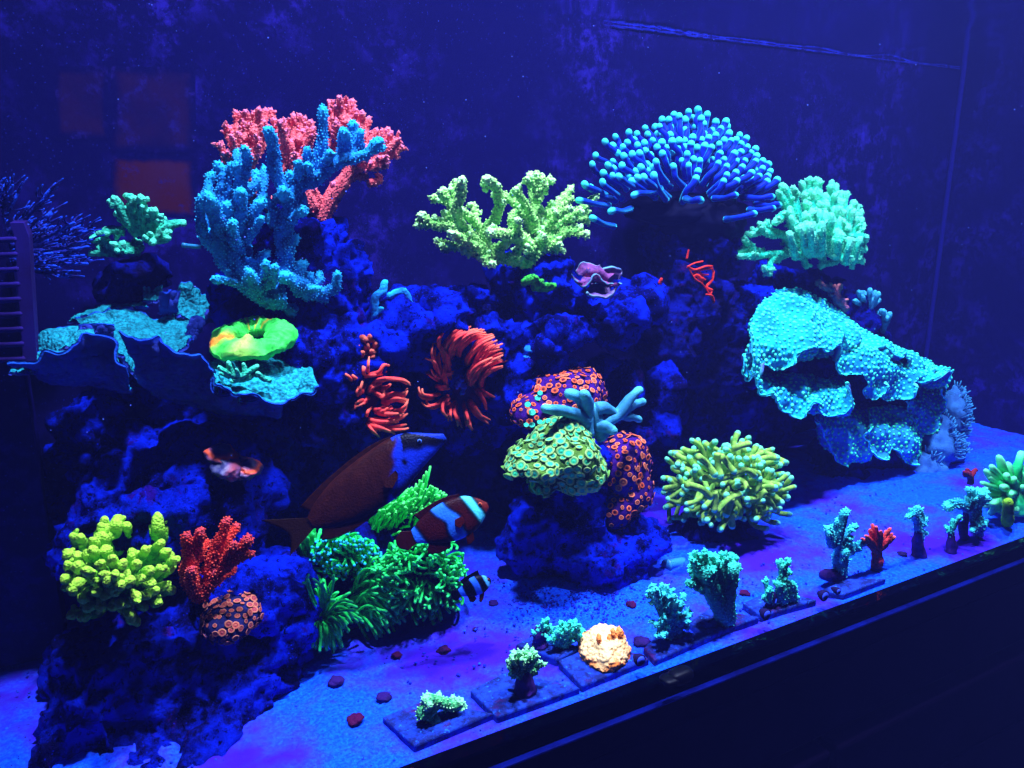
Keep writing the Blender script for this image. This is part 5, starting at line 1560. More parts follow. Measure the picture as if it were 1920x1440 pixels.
colony('green zoanthid mound of crowded teal centred polyps', [(430, 620, 170, 130, .036, .0), (300, 680, 165, 85, .030, -.004), (500, 720, 150, 120, .032, -.004), (330, 800, 60, 55, .016, -.004), (200, 710, 80, 45, .018, .0)], .49, C7, SC7, m_zgreen, GREEN, 8.4 * mp, 10.6 * mp, seed=8, limit=298)
p_ = A(430, 1140, .46)
colony('small zoanthid cluster with pink rings on the lower left rock', [(850, 780, 118, 80, .028, .0), (900, 750, 80, 50, .02, .004)], .475, C8, SC8, coral('dark_zoanthid_mat', C(26, 30, 100, .06), None, dark=C(16, 18, 70, .03), fuzz=(260, .6, 'v')), PINK, 6.6 * mpp(p_), 10.8 * mpp(p_), seed=11, amp=.003)
tz = thing('zoanthid_colony', 'few teal zoanthid polyps at the left edge of the purple mound', 'coral', A(990, 790, .50), 'zoanthid colonies')
for (x, y, k) in ((248, 385, 15), (270, 425, 18), (312, 325, 13), (300, 350, 15), (310, 475, 13), (355, 470, 14), (270, 490, 15), (240, 490, 13)):
    p = A(*C7(x, y), .503)
    o_ = bpy.data.objects.new('polyp', TEALP[0]); COL.objects.link(o_); o_.parent = tz
    o_.matrix_parent_inverse = Matrix.Translation(-Vector(tz.location))
    o_.rotation_mode = 'QUATERNION'; o_.rotation_quaternion = Vector(unit(np.array([0, 0, .7]) - HX * .9 + RNG.normal(0, .15, 3))).to_track_quat('Z', 'Y')
    kk = k * SC7 * mp; o_.scale = (kk, kk, kk); o_.location = p
# blue crust left of the zoanthids
m_bcr = coral('blue_crust', C(24, 110, 225, .6), None, dark=C(18, 60, 190, .4), patch=90, fuzz=(300, .9, 'v'))
bc = thing('crust_coral', 'lumpy blue crust coral on the rock above the purple zoanthids', 'coral', A(1000, 700, .56), 'encrusting corals')
for k, (x, y, r_) in enumerate([(270, 90, 45), (330, 100, 50), (390, 130, 48), (300, 150, 50), (250, 200, 40), (350, 160, 45), (440, 160, 35), (480, 165, 28), (240, 130, 35), (210, 240, 28), (400, 90, 35)]):
    c_ = A(*C7(x, y), .575)
    blob(bc, 'lobe', c_, r_ * SC7 * mpp(c_), .014, r_ * .6 * SC7 * mpp(c_), m_bcr, .35, 2.2, k, 3)

# ------------------------------------------------------------------ clam and orange oyster
m_shell = coral('clam_shell', C(56, 46, 96, .11), C(110, 110, 180, .25), (.9, 1.0), C(40, 30, 80, .16), 60, (300, .5, 'n'))
m_mantle = coral('clam_mantle', C(84, 46, 110, .16), C(90, 150, 200, .3), (.96, 1.0), C(46, 34, 90, .09), 130, (400, .5, 'n'), spots=(240, .12, .2, C(220, 120, 110, .4)))
m_edgec = coral('clam_edge', C(80, 140, 200, .3), None, dark=C(60, 90, 170, .2), fuzz=None)
cl = thing('giant_clam', 'purple giant clam with pale wavy mantle edge on the rock', 'clam', A(1120, 560, .555), 'clams and shells')
sheet(cl, 'mantle', [px_curve(C3, [(1120, 1070), (1150, 1090), (1190, 1095), (1230, 1110)], .565), px_curve(C3, [(1090, 1050), (1140, 1030), (1190, 1040), (1260, 1070)], .560), px_curve(C3, [(1060, 1020), (1100, 975), (1150, 975), (1180, 1010), (1230, 1015), (1320, 1015)], .565)], [m_mantle, m_mantle, m_edgec], nu=60, nv=22, thick=.002, ruffle=.003, freq=80, seed=31, wave=.002, waves=3)
sheet(cl, 'mantle', [px_curve(C3, [(1110, 1075), (1150, 1090), (1200, 1100), (1240, 1110)], .565), px_curve(C3, [(1085, 1080), (1140, 1080), (1200, 1090), (1270, 1100)], .553), px_curve(C3, [(1058, 1040), (1075, 1105), (1120, 1120), (1160, 1055), (1200, 1050), (1240, 1110), (1310, 1070)], .550)], [m_mantle, m_mantle, m_edgec], nu=60, nv=22, thick=.002, ruffle=.003, freq=80, seed=32, wave=.002, waves=3)
sheet(cl, 'shell', [px_curve(C3, [(1150, 1110), (1190, 1120), (1250, 1120)], .57), px_curve(C3, [(1120, 1150), (1190, 1170), (1270, 1160)], .555), px_curve(C3, [(1125, 1160), (1170, 1185), (1230, 1200), (1280, 1170), (1312, 1090)], .548)], [m_shell, m_shell, m_edgec], nu=50, nv=22, thick=.003, ruffle=.002, freq=80, seed=33, wave=.0015, waves=4)
sheet(cl, 'shell', [px_curve(C3, [(1180, 1110), (1220, 1110), (1260, 1100)], .572), px_curve(C3, [(1200, 1070), (1260, 1060), (1310, 1060)], .565), px_curve(C3, [(1190, 1030), (1260, 1010), (1330, 1020), (1320, 1080)], .562)], [m_shell, m_shell, m_edgec], nu=40, nv=16, thick=.003, ruffle=.002, freq=80, seed=34)

m_oy = vcol_mat('orange_oyster', .5, .4, (300, .6))
oy = thing('thorny_oyster', 'blue grey shell with glowing orange lips on the left rock', 'shell', A(440, 890, .52), 'clams and shells')
for k, (x, y, rx, rz, ori) in enumerate([(805, 120, 62, 36, 1), (870, 170, 62, 40, 0), (920, 175, 46, 30, 1), (830, 175, 60, 42, 0)]):
    c_ = A(*C8(x, y), .520 - .003 * k)
    s = mpp(c_) * SC8
    iv, it = ico(4)
    n_ = 1 + .18 * fbm(iv + k, 2.2, 3, k)
    W = c_ + (iv[:, :1] * n_[:, None]) * rx * s * unit(RIGHT + np.array([0, 0, -.35])) + (iv[:, 1:2] * n_[:, None]) * .014 * HX + (iv[:, 2:3] * n_[:, None]) * rz * s * np.array([0, 0, 1])
    base_ = np.tile(C(50, 56, 130, .15), (len(W), 1)) * (.6 + .6 * (.5 + .5 * fbm(W, 220, 3, k)))[:, None]
    lip = np.exp(-((iv[:, 2] - .45) / .22) ** 2) if ori else .35 * np.exp(-((iv[:, 0] - .6) / .25) ** 2)
    col = blend(base_, lip * 1.1, C(255, 100, 50, .92))
    build('shell_lobe', W, None, it, m_oy, oy, {'col': col})

# ------------------------------------------------------------------ fish
m_fish = vcol_mat('fish_skin', .45, .06, (700, .22, 'v'))


def fish(name, label, tail_px, nose_px, y, y_nose, tops, bots, width, colour, cf=CA):
    """body lofted along tail -> nose; tops / bots: (u, height in crop px); colour(u, v px) -> rgb arrays"""
    a0, a1 = A(*cf(*tail_px), y), A(*cf(*nose_px), y_nose)
    Lpx = math.hypot(nose_px[0] - tail_px[0], nose_px[1] - tail_px[1])
    Lw = np.linalg.norm(a1 - a0)
    k = Lw / Lpx
    e1 = unit(a1 - a0)
    e3 = unit(np.cross(e1, np.cross(unit(FWD), e1)) * -1)
    e2 = unit(np.cross(e3, e1))
    if e2[2] < 0:
        e2 = -e2
    t_ = thing(name, label, 'fish', a0 * .5 + a1 * .5, 'fish in the tank')
    nu_, nv_ = 120, 48
    us = np.linspace(0, 1, nu_)
    tp = catmull(np.array([(u, h, 0) for u, h in tops], float), 200)
    bt = catmull(np.array([(u, h, 0) for u, h in bots], float), 200)
    T = np.interp(us, tp[:, 0], tp[:, 1]); B = np.interp(us, bt[:, 0], bt[:, 1])
    mid, hh = (T + B) / 2, (T - B) / 2
    wd = np.interp(us, [w[0] for w in width], [w[1] for w in width])
    th = np.linspace(0, 2 * np.pi, nv_, endpoint=False)
    U, TH = np.meshgrid(us, th, indexing='ij')
    vv = mid[:, None] + hh[:, None] * np.sin(TH)
    ww = wd[:, None] * np.sign(np.cos(TH)) * np.abs(np.cos(TH)) ** .9
    P = a0 + (U * Lw)[..., None] * e1 + (vv * k)[..., None] * e2 + (ww * k)[..., None] * e3
    V = P.reshape(-1, 3)
    i0, j0 = np.arange(nu_ - 1)[:, None], np.arange(nv_)[None]
    q = np.stack([i0 * nv_ + j0, (i0 + 1) * nv_ + j0, (i0 + 1) * nv_ + (j0 + 1) % nv_, i0 * nv_ + (j0 + 1) % nv_], -1).reshape(-1, 4)
    V = np.vstack([V, P[0].mean(0), P[-1].mean(0)])
    kk = np.arange(nv_)
    t = np.vstack([np.stack([kk, (kk + 1) % nv_, np.full(nv_, len(V) - 2)], 1), np.stack([(nu_ - 1) * nv_ + (kk + 1) % nv_, (nu_ - 1) * nv_ + kk, np.full(nv_, len(V) - 1)], 1)])
    uu = np.r_[U.ravel(), 0, 1]; v2 = np.r_[vv.ravel(), 0, 0]
    build('body', V, q, t, m_fish, t_, {'col': colour(uu, v2)})

    def at(u, v, w=0.0):
        return a0 + e1 * u * Lw + e2 * v * k + e3 * w * k
    return t_, at, colour, k


def fin(t_, at, name, inner, outer, col, w=0.0, seed=0):
    """thin rayed fin between an inner and an outer polyline of (u, v)"""
    W, q, mi, tip = sheet_geo([np.array([at(u, v, w) for u, v in inner]), np.array([at(u * .5 + a * .5, v * .5 + b_ * .5, w) for (u, v), (a, b_) in zip(inner, outer)]), np.array([at(u, v, w) for u, v in outer])], nu=40, nv=10, thick=.0006, ruffle=.0, seed=seed)
    u01 = np.repeat(np.linspace(0, 1, 40), 10)
    ray = .75 + .25 * np.cos(u01 * 2 * np.pi * 13)
    c_ = np.tile(col, (len(u01), 1)) * ray[:, None]
    return build(name, W, q, None, m_fish, t_, {'col': np.vstack([c_, c_])})


def eye(t_, at, u, v, w, r, k, iris):
    iv, it = ico(3)
    c_ = at(u, v, w)
    d = np.linalg.norm(iv[:, :2], axis=1)
    to_cam = unit(EYE - c_)
    f = iv @ to_cam
    col = np.where((f > .80)[:, None], np.array([.004, .004, .01]), np.asarray(iris))
    build('eye', c_ + iv * r * k, None, it, m_fish, t_, {'col': col})


def fox_col(u, v):
    n_ = .5 + .5 * vnoise(np.stack([u * 30, v * .08, u * 0], 1), 1.0, 4)
    col = np.tile(C(80, 36, 32, .034), (len(u), 1)) * (.7 + .5 * n_)[:, None]
    edge = u - (.605 + .00082 * v + .012 * np.sin(v * .06))
    white = 1 / (1 + np.exp(-edge / .006))
    col = blend(col, white, C(16, 50, 250, .5))
    mask = 1 / (1 + np.exp(-(v - (28 - 400 * (u - .79) + 8 * np.sin(u * 60))) / 5)) * (u > .70 + .0004 * v)
    col = blend(col, mask, C(4, 6, 44, .006))
    spot = np.exp(-(((u - .695) / .018) ** 2 + ((v - 2) / 22) ** 2)) * 1.4
    col = blend(col, spot, C(4, 6, 44, .006))
    gill = np.exp(-(((u - (.60 + .0005 * v + .00002 * v * v)) / .006) ** 2)) * (np.abs(v) < 90)
    col = blend(col, gill * .6, C(8, 10, 50, .01))
    topline = (v > 150 - 900 * np.clip(u - .80, 0, 1)) * (u > .70)
    col = blend(col, topline * .8, C(20, 60, 240, .4))
    belly = 1 / (1 + np.exp((v + 98 - 120 * np.clip(u - .62, 0, 1)) / 7)) * (u > .52)
    col = blend(col, belly * .9, C(6, 8, 50, .01))
    return col


fx, fat, _, fk = fish('foxface_fish', 'dark orange foxface fish with blue white and black head', (320, 630), (1108, 118), .468, .452,
                      [(0, 36), (.08, 84), (.25, 142), (.42, 164), (.6, 174), (.72, 168), (.80, 146), (.87, 104), (.94, 56), (1.0, 18)],
                      [(0, -36), (.08, -82), (.26, -138), (.45, -154), (.58, -148), (.68, -118), (.80, -80), (.90, -54), (1.0, -24)],
                      [(0, 10), (.15, 30), (.4, 50), (.65, 56), (.8, 44), (.92, 24), (1, 10)], fox_col)
dk = C(78, 36, 26, .03)
fin(fx, fat, 'dorsal_fin', [(.04, 55), (.2, 120), (.4, 156), (.6, 168), (.72, 162)], [(.0, 115), (.18, 158), (.4, 188), (.58, 196), (.72, 176)], dk, seed=1)
fin(fx, fat, 'anal_fin', [(.06, -68), (.16, -108), (.28, -138), (.4, -148)], [(.0, -120), (.10, -158), (.24, -172), (.38, -164)], dk, seed=2)
fin(fx, fat, 'tail_fin', [(.01, 34), (.0, 12), (.0, -12), (.01, -34)], [(-.24, 175), (-.16, 60), (-.15, -10), (-.21, -95)], C(80, 50, 26, .022), seed=3)
fin(fx, fat, 'pectoral_fin', [(.62, -10), (.62, -35), (.60, -60)], [(.52, -30), (.50, -60), (.54, -90)], dk * 1.6, 58, 4)
eye(fx, fat, .845, 56, 33, 15, fk, C(60, 110, 240, .5))


def clown_col(dark, face, white, bands, edge):
    def f(u, v):
        us = u + .0006 * v
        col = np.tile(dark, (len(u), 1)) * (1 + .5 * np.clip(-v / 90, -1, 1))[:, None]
        col = blend(col, .7 * np.exp(-((us - .74 - .00002 * v * v) / .008) ** 2), edge)
        col = blend(col, (us > .80) * 1.0, face)
        for (c0, w_, bulge, wc) in bands:
            d = np.abs(us - c0 - bulge * np.exp(-((v - 10) / 45) ** 2))
            col = blend(col, 1 / (1 + np.exp((d - w_ - .04) / .006)), edge)
            col = blend(col, 1 / (1 + np.exp((d - w_) / .006)), wc)
        return col
    return f


W1, W2 = C(30, 100, 252, .85), C(60, 190, 252, .95)
drk, blk = C(92, 24, 30, .045), C(4, 6, 44, .004)
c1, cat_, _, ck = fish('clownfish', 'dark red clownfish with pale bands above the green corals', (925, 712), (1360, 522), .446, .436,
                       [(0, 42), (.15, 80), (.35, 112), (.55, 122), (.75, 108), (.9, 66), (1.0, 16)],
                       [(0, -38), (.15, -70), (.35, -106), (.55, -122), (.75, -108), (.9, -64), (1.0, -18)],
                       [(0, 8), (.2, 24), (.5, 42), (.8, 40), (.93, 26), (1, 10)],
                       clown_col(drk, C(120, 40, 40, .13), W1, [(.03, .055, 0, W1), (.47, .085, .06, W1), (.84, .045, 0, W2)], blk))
fin(c1, cat_, 'tail_fin', [(.01, 38), (0, 12), (0, -12), (.01, -36)], [(-.12, 62), (-.21, 30), (-.21, -22), (-.12, -58)], drk * .8, seed=5)
fin(c1, cat_, 'dorsal_fin', [(.15, 74), (.3, 100), (.5, 116), (.72, 106)], [(.10, 120), (.3, 136), (.5, 144), (.72, 130)], drk * .7, seed=6)
fin(c1, cat_, 'anal_fin', [(.15, -66), (.27, -90), (.4, -108)], [(.08, -120), (.22, -146), (.38, -142)], drk * .7, seed=7)
fin(c1, cat_, 'pectoral_fin', [(.66, 6), (.66, -14), (.64, -34)], [(.54, 4), (.52, -30), (.56, -52)], drk * 1.8, 46, 8)
fin(c1, cat_, 'pelvic_fin', [(.6, -116), (.65, -114), (.7, -108)], [(.58, -166), (.62, -168), (.68, -156)], drk, 12, 9)
eye(c1, cat_, .905, 24, 22, 14, ck, C(190, 90, 70, .5))
W3 = C(30, 90, 250, .85)
c2, cat2, _, ck2 = fish('clownfish', 'small black and white clownfish low over the sand', (1192, 1042), (1378, 962), .452, .446,
                        [(0, 22), (.2, 40), (.45, 58), (.7, 56), (.9, 34), (1.0, 10)], [(0, -20), (.2, -36), (.45, -52), (.7, -52), (.9, -32), (1.0, -10)],
                        [(0, 6), (.3, 20), (.6, 26), (.85, 20), (1, 7)],
                        clown_col(blk, blk * 1.4, W3, [(.10, .07, 0, W3), (.52, .085, .04, W3), (.88, .05, 0, C(60, 150, 252, .7))], blk))
fin(c2, cat2, 'tail_fin', [(.01, 20), (0, 6), (0, -6), (.01, -19)], [(-.14, 38), (-.22, 18), (-.22, -14), (-.14, -36)], blk, seed=10)
fin(c2, cat2, 'dorsal_fin', [(.2, 38), (.35, 52), (.55, 58), (.75, 54)], [(.16, 66), (.34, 76), (.55, 80), (.75, 84)], blk, seed=11)
fin(c2, cat2, 'anal_fin', [(.2, -34), (.3, -44), (.4, -50)], [(.2, -66), (.3, -80), (.42, -66)], C(120, 30, 40, .14), seed=12)
fin(c2, cat2, 'pelvic_fin', [(.55, -50), (.62, -52), (.7, -50)], [(.46, -92), (.52, -98), (.62, -80)], C(140, 36, 40, .16), seed=13)
eye(c2, cat2, .93, 10, 11, 6.5, ck2, C(150, 80, 80, .4))

# ------------------------------------------------------------------ frag tiles and frags along the front
m_tile = mk('slate_tile', .85, .15)
nt, N_, L, b = S(m_tile)
pos = geo_pos(nt)
c = mixc(nt, ramp(nt, noise_tex(nt, 110, 6, .75, pos), .40, .62), C(14, 52, 195, .40), C(8, 24, 110, .10))
c = mixc(nt, ramp(nt, noise_tex(nt, 300, 3, .7, pos), .60, .72), c, C(20, 100, 235, .7))
c = mixc(nt, ramp(nt, noise_tex(nt, 36, 5, .7, pos), .56, .66), c, C(50, 16, 110, .09))
L.new(c, b.inputs['Base Color'])
bp = node(nt, 'ShaderNodeBump'); bp.inputs['Strength'].default_value = .6; bp.inputs['Distance'].default_value = .001
L.new(noise_tex(nt, 400, 5, .7, pos), bp.inputs['Height']); L.new(bp.outputs[0], b.inputs['Normal'])
TILES = [([(716, 1344), (796, 1312), (925, 1336), (777, 1398)], 'square slate tile under the mossy green frag nearest the camera'),
         ([(881, 1294), (950, 1258), (1088, 1288), (932, 1344)], 'square slate tile under the little green tree frag'),
         ([(1046, 1238), (1130, 1202), (1218, 1234), (1091, 1286)], 'square slate tile under the glowing orange frag'),
         ([(966, 1208), (1000, 1190), (1092, 1212), (1046, 1236)], 'slate tile under the paired teal frags'),
         ([(1206, 1214), (1236, 1186), (1352, 1184), (1228, 1238)], 'slate tile under the feathery teal frag'),
         ([(1290, 1166), (1330, 1140), (1424, 1156), (1322, 1194)], 'slate tile under the club shaped teal frag'),
         ([(1392, 1130), (1450, 1106), (1532, 1124), (1428, 1154)], 'pale slate tile under the two small green frags'),
         ([(1538, 1106), (1590, 1084), (1662, 1084), (1582, 1114)], 'slate tile under the spiky blue teal frag')]
TZ = .0050
for k, (pxs, lab) in enumerate(TILES):
    Q = np.array([G(px, py, TZ) for px, py in pxs])
    Q[:, 1] = np.maximum(Q[:, 1], FRONT + .003)
    V = np.vstack([Q, Q - np.array([0, 0, TZ + .004])])
    q = [[0, 3, 2, 1], [4, 5, 6, 7]] + [[i, (i + 1) % 4, (i + 1) % 4 + 4, i + 4] for i in range(4)]
    o = build('frag_tile', V, q, None, m_tile, None, smooth=False, loc=tuple(Q.mean(0)))
    bm_ = bmesh.new(); bm_.from_mesh(o.data); bmesh.ops.recalc_face_normals(bm_, faces=bm_.faces); bm_.to_mesh(o.data); bm_.free()
    md = o.modifiers.new('bevel', 'BEVEL'); md.width = .0012; md.segments = 2
    tag(o, lab, 'tile', 'frag tiles along the front glass')

D3, D4, D5 = crop(700, 1060, 560 / 1920), crop(1160, 920, 400 / 1694), crop(1480, 800, 440 / 1864)
S3, S4, S5 = 560 / 1920, 400 / 1694, 440 / 1864
m_plug = coral('frag_plug', C(36, 18, 100, .13), None, dark=C(18, 12, 64, .05), fuzz=(300, .9, 'n'))
m_ft = coral('teal_frag', C(24, 150, 150, .40), C(50, 195, 200, .56), (.85, 1.0), C(12, 84, 104, .17), 260, (600, .8, 'v'))
m_fb = coral('blue_teal_frag', C(24, 140, 195, .42), C(50, 185, 220, .56), (.85, 1.0), C(12, 76, 140, .20), 260, (600, .8, 'v'))
m_fg = coral('green_frag', C(76, 190, 130, .50), C(120, 225, 190, .66), (.8, 1.0), C(30, 104, 84, .22), 260, (600, .8, 'v'))
m_fr = coral('red_frag', C(225, 66, 80, .6), C(236, 100, 110, .7), (.8, 1.0), C(160, 40, 60, .34), 260, (700, .8, 'v'))
m_big = coral('mint_leather', C(36, 225, 160, .66), C(100, 245, 200, .78), (.75, 1.0), C(20, 180, 120, .46), 60, (500, .3, 'n'))


m_ftp = coral('teal_polyps', C(70, 215, 210, .7), None, dark=C(40, 180, 180, .5), fuzz=None)
m_fbp = coral('blue_teal_polyps', C(70, 195, 230, .7), None, dark=C(40, 160, 210, .5), fuzz=None)
m_fgp = coral('green_polyps', C(150, 235, 195, .75), None, dark=C(100, 210, 150, .55), fuzz=None)


def frag(label, cf, sc, base, mat, lst, plug=None, bump=(.0025, .0008), nubs=None, z=TZ, spread=.005, dy=0.0, taper=(1.1, 1.0, .85), cat='coral', lump=.15, sides=9):
    bx, by = cf(*base)
    g0 = G(bx, by, z)
    t_ = thing('coral_frag', label, cat, g0, 'coral frags along the front glass')
    y0 = max(g0[1], FRONT + .010) + dy
    for i, (pts, r) in enumerate(lst):
        d = random.uniform(-spread, spread)
        kk = len(pts)
        W = pxpath(cf, [(p[0], p[1], (p[2] if len(p) > 2 else 0) + d * (1 - j / max(kk - 1, 1))) for j, p in enumerate(pts)], y0)
        rm = r * sc * mpp(W[0])
        W[:, 1] = np.maximum(W[:, 1], FRONT + .003 + rm)
        branch(t_, W, [rm * q_ for q_ in taper], mat, 'branch', sides, 12, bump, lump * rm, i * 5 + 2, nubs)
    if bump:
        fuzzy = {m_ft: m_ftp, m_fb: m_fbp, m_fg: m_fgp}.get(mat)
        if fuzzy:
            velvet(t_, fuzzy, .0021, .00055)
    if plug:
        (tx, ty), r0, r1 = plug
        W = pxpath(cf, [(tx, ty), base], y0)
        s = sc * mpp(W[0])
        V, q, t, a, D = tube_geo(W, [r0 * s, r0 * s * .8, r1 * s], 14, 8)
        V = V + D * (.0012 * fbm(V, 200, 3, 3))[:, None]
        build('plug', V, q, t, m_plug, t_, {'tip': a})
    return t_


frag('mossy pale green frag lying on the nearest slate tile', D3, S3, (430, 985), m_fg, [([(570, 908), (500, 895), (420, 880), (330, 885)], 36), ([(385, 980), (340, 955), (300, 945)], 36), ([(340, 865), (400, 870), (460, 890)], 30), ([(540, 900), (470, 900)], 34)], None, (.0024, .0012), (4, .0012, .0025), lump=.1)
FT = [(862, 620), (885, 585), (935, 560), (985, 530), (1022, 540), (1060, 620), (1050, 585), (890, 685), (1072, 640), (950, 605), (1005, 580), (965, 560), (870, 655), (915, 620), (1035, 660), (985, 640), (940, 650), (1000, 600), (905, 560), (1045, 690), (880, 700)]
frag('little green tree shaped frag on the second slate tile', D3, S3, (975, 810), m_fg, [([(x, y, random.uniform(-.008, .006)), ((x + 965) / 2, (y + 690) / 2 + 10), (965, 720)], 17) for x, y in FT], ((970, 700), 80, 45), nubs=(2, .0015, .0013), spread=.004)
FT2 = [(1090, 365), (1120, 350), (1060, 420), (1030, 435), (1140, 390), (1075, 395), (1110, 400), (1150, 410)]
frag('dark teal tuft frag at the left of the pair behind the orange frag', D3, S3, (1070, 515), m_ft, [([(x, y), ((x + 1080) / 2, (y + 470) / 2), (1075, 490)], 16) for x, y in FT2], ((1070, 440), 55, 48), nubs=(2, .0013, .0012))
FT3 = [(1205, 370), (1235, 380), (1300, 355), (1320, 390), (1345, 420), (1260, 400), (1180, 430), (1160, 440), (1290, 420), (1220, 430), (1130, 480), (1160, 490), (1330, 450), (1200, 470), (1270, 450), (1300, 390)]
frag('teal branching frag at the right of the pair behind the orange frag', D3, S3, (1210, 535), m_ft, [([(x, y, random.uniform(-.006, .006)), ((x + 1230) / 2, (y + 500) / 2 + 8), (1225, 515)], 17) for x, y in FT3], None, nubs=(3, .0014, .0013))

# glowing orange mound
m_or = coral('glowing_orange_coral', C(255, 170, 100, .95), C(255, 228, 185, 1.0), (.4, .9), C(252, 130, 60, .85), 120, (450, .9, 'v'))
g0 = G(*D3(1470, 640), TZ)
om = thing('coral_frag', 'glowing orange and white mound frag on a slate tile', 'coral', g0, 'coral frags along the front glass')
c_ = A(*D3(1478, 545), g0[1] + .012); s = mpp(c_) * S3
iv, it = ico(6)
n_ = 1 + .14 * fbm(iv, 1.6, 3, 6)
W = c_ + (iv[:, :1] * n_[:, None]) * 165 * s * RIGHT + (iv[:, 1:2] * n_[:, None]) * .024 * HX + (iv[:, 2:3] * n_[:, None]) * (105 * s) * np.array([0, 0, 1])
W[:, 2] = np.maximum(W[:, 2], TZ - .001)
w = np.clip(1 - (worley(W, 330, 3) / .6) ** 2, 0, 1)
W = W + iv * (.0011 * w)[:, None]
build('mound', W, None, it, m_or, om, {'tip': np.clip(iv[:, 2] * .8 + .35 + .3 * fbm(W, 120, 2, 5), 0, 1)})
for k, (x, y, r_) in enumerate([(1580, 430, 26), (1520, 475, 18), (1600, 470, 22), (1560, 460, 20), (1450, 470, 16), (1540, 430, 15)]):
    c2_ = A(*D3(x, y), g0[1] + .008)
    blob(om, 'knob', c2_, r_ * s, .004, r_ * s * 1.2, m_or, .3, 2, k, 3, tip=.2)

FT5 = [(265, 760), (345, 755), (375, 765), (290, 790), (440, 840), (460, 880), (520, 830), (250, 800), (330, 810), (400, 800), (500, 900), (560, 960), (410, 900), (360, 1000), (330, 1100), (440, 1090), (510, 1060), (550, 1000), (470, 960), (300, 1060), (350, 1150), (480, 1120), (420, 1010), (540, 1040), (380, 1080), (390, 1160), (520, 1140)]
frag('feathery pale teal frag between the orange frag and the club frag', D4, S4, (400, 1180), m_fb, [([(x, y, random.uniform(-.010, .008)), ((x + 410) / 2 + random.uniform(-15, 15), (y + 1110) / 2), (420, 1150)], 24) for x, y in FT5], None, (.0022, .0009), (4, .0022, .0017), spread=.004, lump=.3)
CL_ = []
for k in range(52):
    u = random.random()
    x = 560 + 385 * u
    y = random.choice([485, 500, 530, 560, 590, 620]) + random.uniform(-12, 25)
    CL_.append(([(x, y, random.uniform(-.010, .012)), (760 + (x - 760) * .82, y + 75), (760 + (x - 760) * .6, 700)], random.uniform(13, 17)))
CL_ += [([(620, 620), (700, 760), (790, 900), (840, 1030)], 62), ([(750, 600), (790, 760), (830, 900), (850, 1030)], 80), ([(890, 620), (870, 760), (860, 900), (860, 1030)], 62), ([(560, 735), (620, 760), (700, 800)], 28), ([(680, 650), (750, 800), (830, 980)], 66)]
frag('club shaped dark teal frag with knobbly crown near the front glass', D4, S4, (850, 1040), m_ft, CL_, None, (.0022, .0013), (3, .0013, .0014), spread=.006, taper=(1, 1, .95), lump=.1, sides=12)
frag('small green tower frag on the pale tile', D4, S4, (1310, 900), m_ft, [([(1290, 575), (1300, 640), (1300, 740), (1310, 880)], 34), ([(1350, 565), (1320, 600), (1305, 660)], 20), ([(1350, 640), (1310, 680)], 20), ([(1380, 740), (1390, 800), (1390, 890)], 30), ([(1330, 720), (1350, 800), (1370, 880)], 30), ([(1270, 740), (1280, 800), (1300, 880)], 30)], None, (.0024, .0013), (4, .0012, .0014))
frag('tiny dark cone frag left of the small green tower frag', D4, S4, (1200, 920), m_ft, [([(1172, 705), (1175, 760), (1190, 860)], 20), ([(1200, 780), (1195, 830), (1195, 880)], 24), ([(1150, 840), (1170, 870)], 18)], ((1215, 840), 38, 30), (.0022, .001), (2, .001, .001))
frag('spiky blue teal frag with side arm on the far tile', D5, S5, (400, 1190), m_fb, [([(445, 680), (420, 750), (395, 850), (370, 950)], 36), ([(315, 815), (320, 860), (340, 940)], 28), ([(525, 795), (470, 830), (400, 900)], 22), ([(560, 965), (500, 975), (420, 1000)], 26), ([(600, 920), (520, 950), (440, 990)], 24), ([(390, 880), (400, 1000), (400, 1180)], 52), ([(440, 1000), (420, 1100), (405, 1180)], 40), ([(490, 880), (440, 920), (400, 960)], 24), ([(380, 760), (380, 840)], 24)], ((290, 1180), 60, 45), (.0026, .0014), (4, .0013, .0015), spread=.008)
FR = [(660, 780), (640, 820), (700, 830), (730, 830), (800, 815), (835, 875), (575, 890), (610, 870), (770, 830), (690, 800), (760, 880), (720, 870), (815, 850), (640, 860)]
frag('pinkish red tulip shaped frag near the front glass', D5, S5, (695, 1130), m_fr, [([(x, y, random.uniform(-.006, .006)), ((x + 700) / 2, (y + 960) / 2 + 10), (695, 1000)], 21) for x, y in FR] + [([(700, 930), (695, 1020), (695, 1110)], 38)], ((695, 1080), 46, 32), (.0022, .0007), None, taper=(1.2, 1.1, .55), z=-.001)
frag('leaning teal hook frag left of the tiny dark frag', D5, S5, (1030, 1030), m_fb, [([(945, 715), (985, 680), (1020, 660)], 22), ([(1020, 650), (1050, 720), (1030, 800), (1035, 900)], 30), ([(1085, 740), (1060, 780)], 20), ([(1060, 850), (1040, 830)], 20), ([(990, 700), (1020, 740), (1020, 820)], 26)], ((1025, 860), 58, 34), (.0024, .0012), (3, .0012, .0014), z=-.001)
frag('tiny dark teal twig frag near the right front', D5, S5, (1285, 1000), m_ft, [([(1355, 712), (1310, 780), (1285, 860)], 15), ([(1295, 740), (1290, 800), (1285, 870)], 16), ([(1255, 800), (1270, 840)], 14)], ((1285, 850), 42, 24), (.002, .001), (4, .0012, .001), z=-.001)
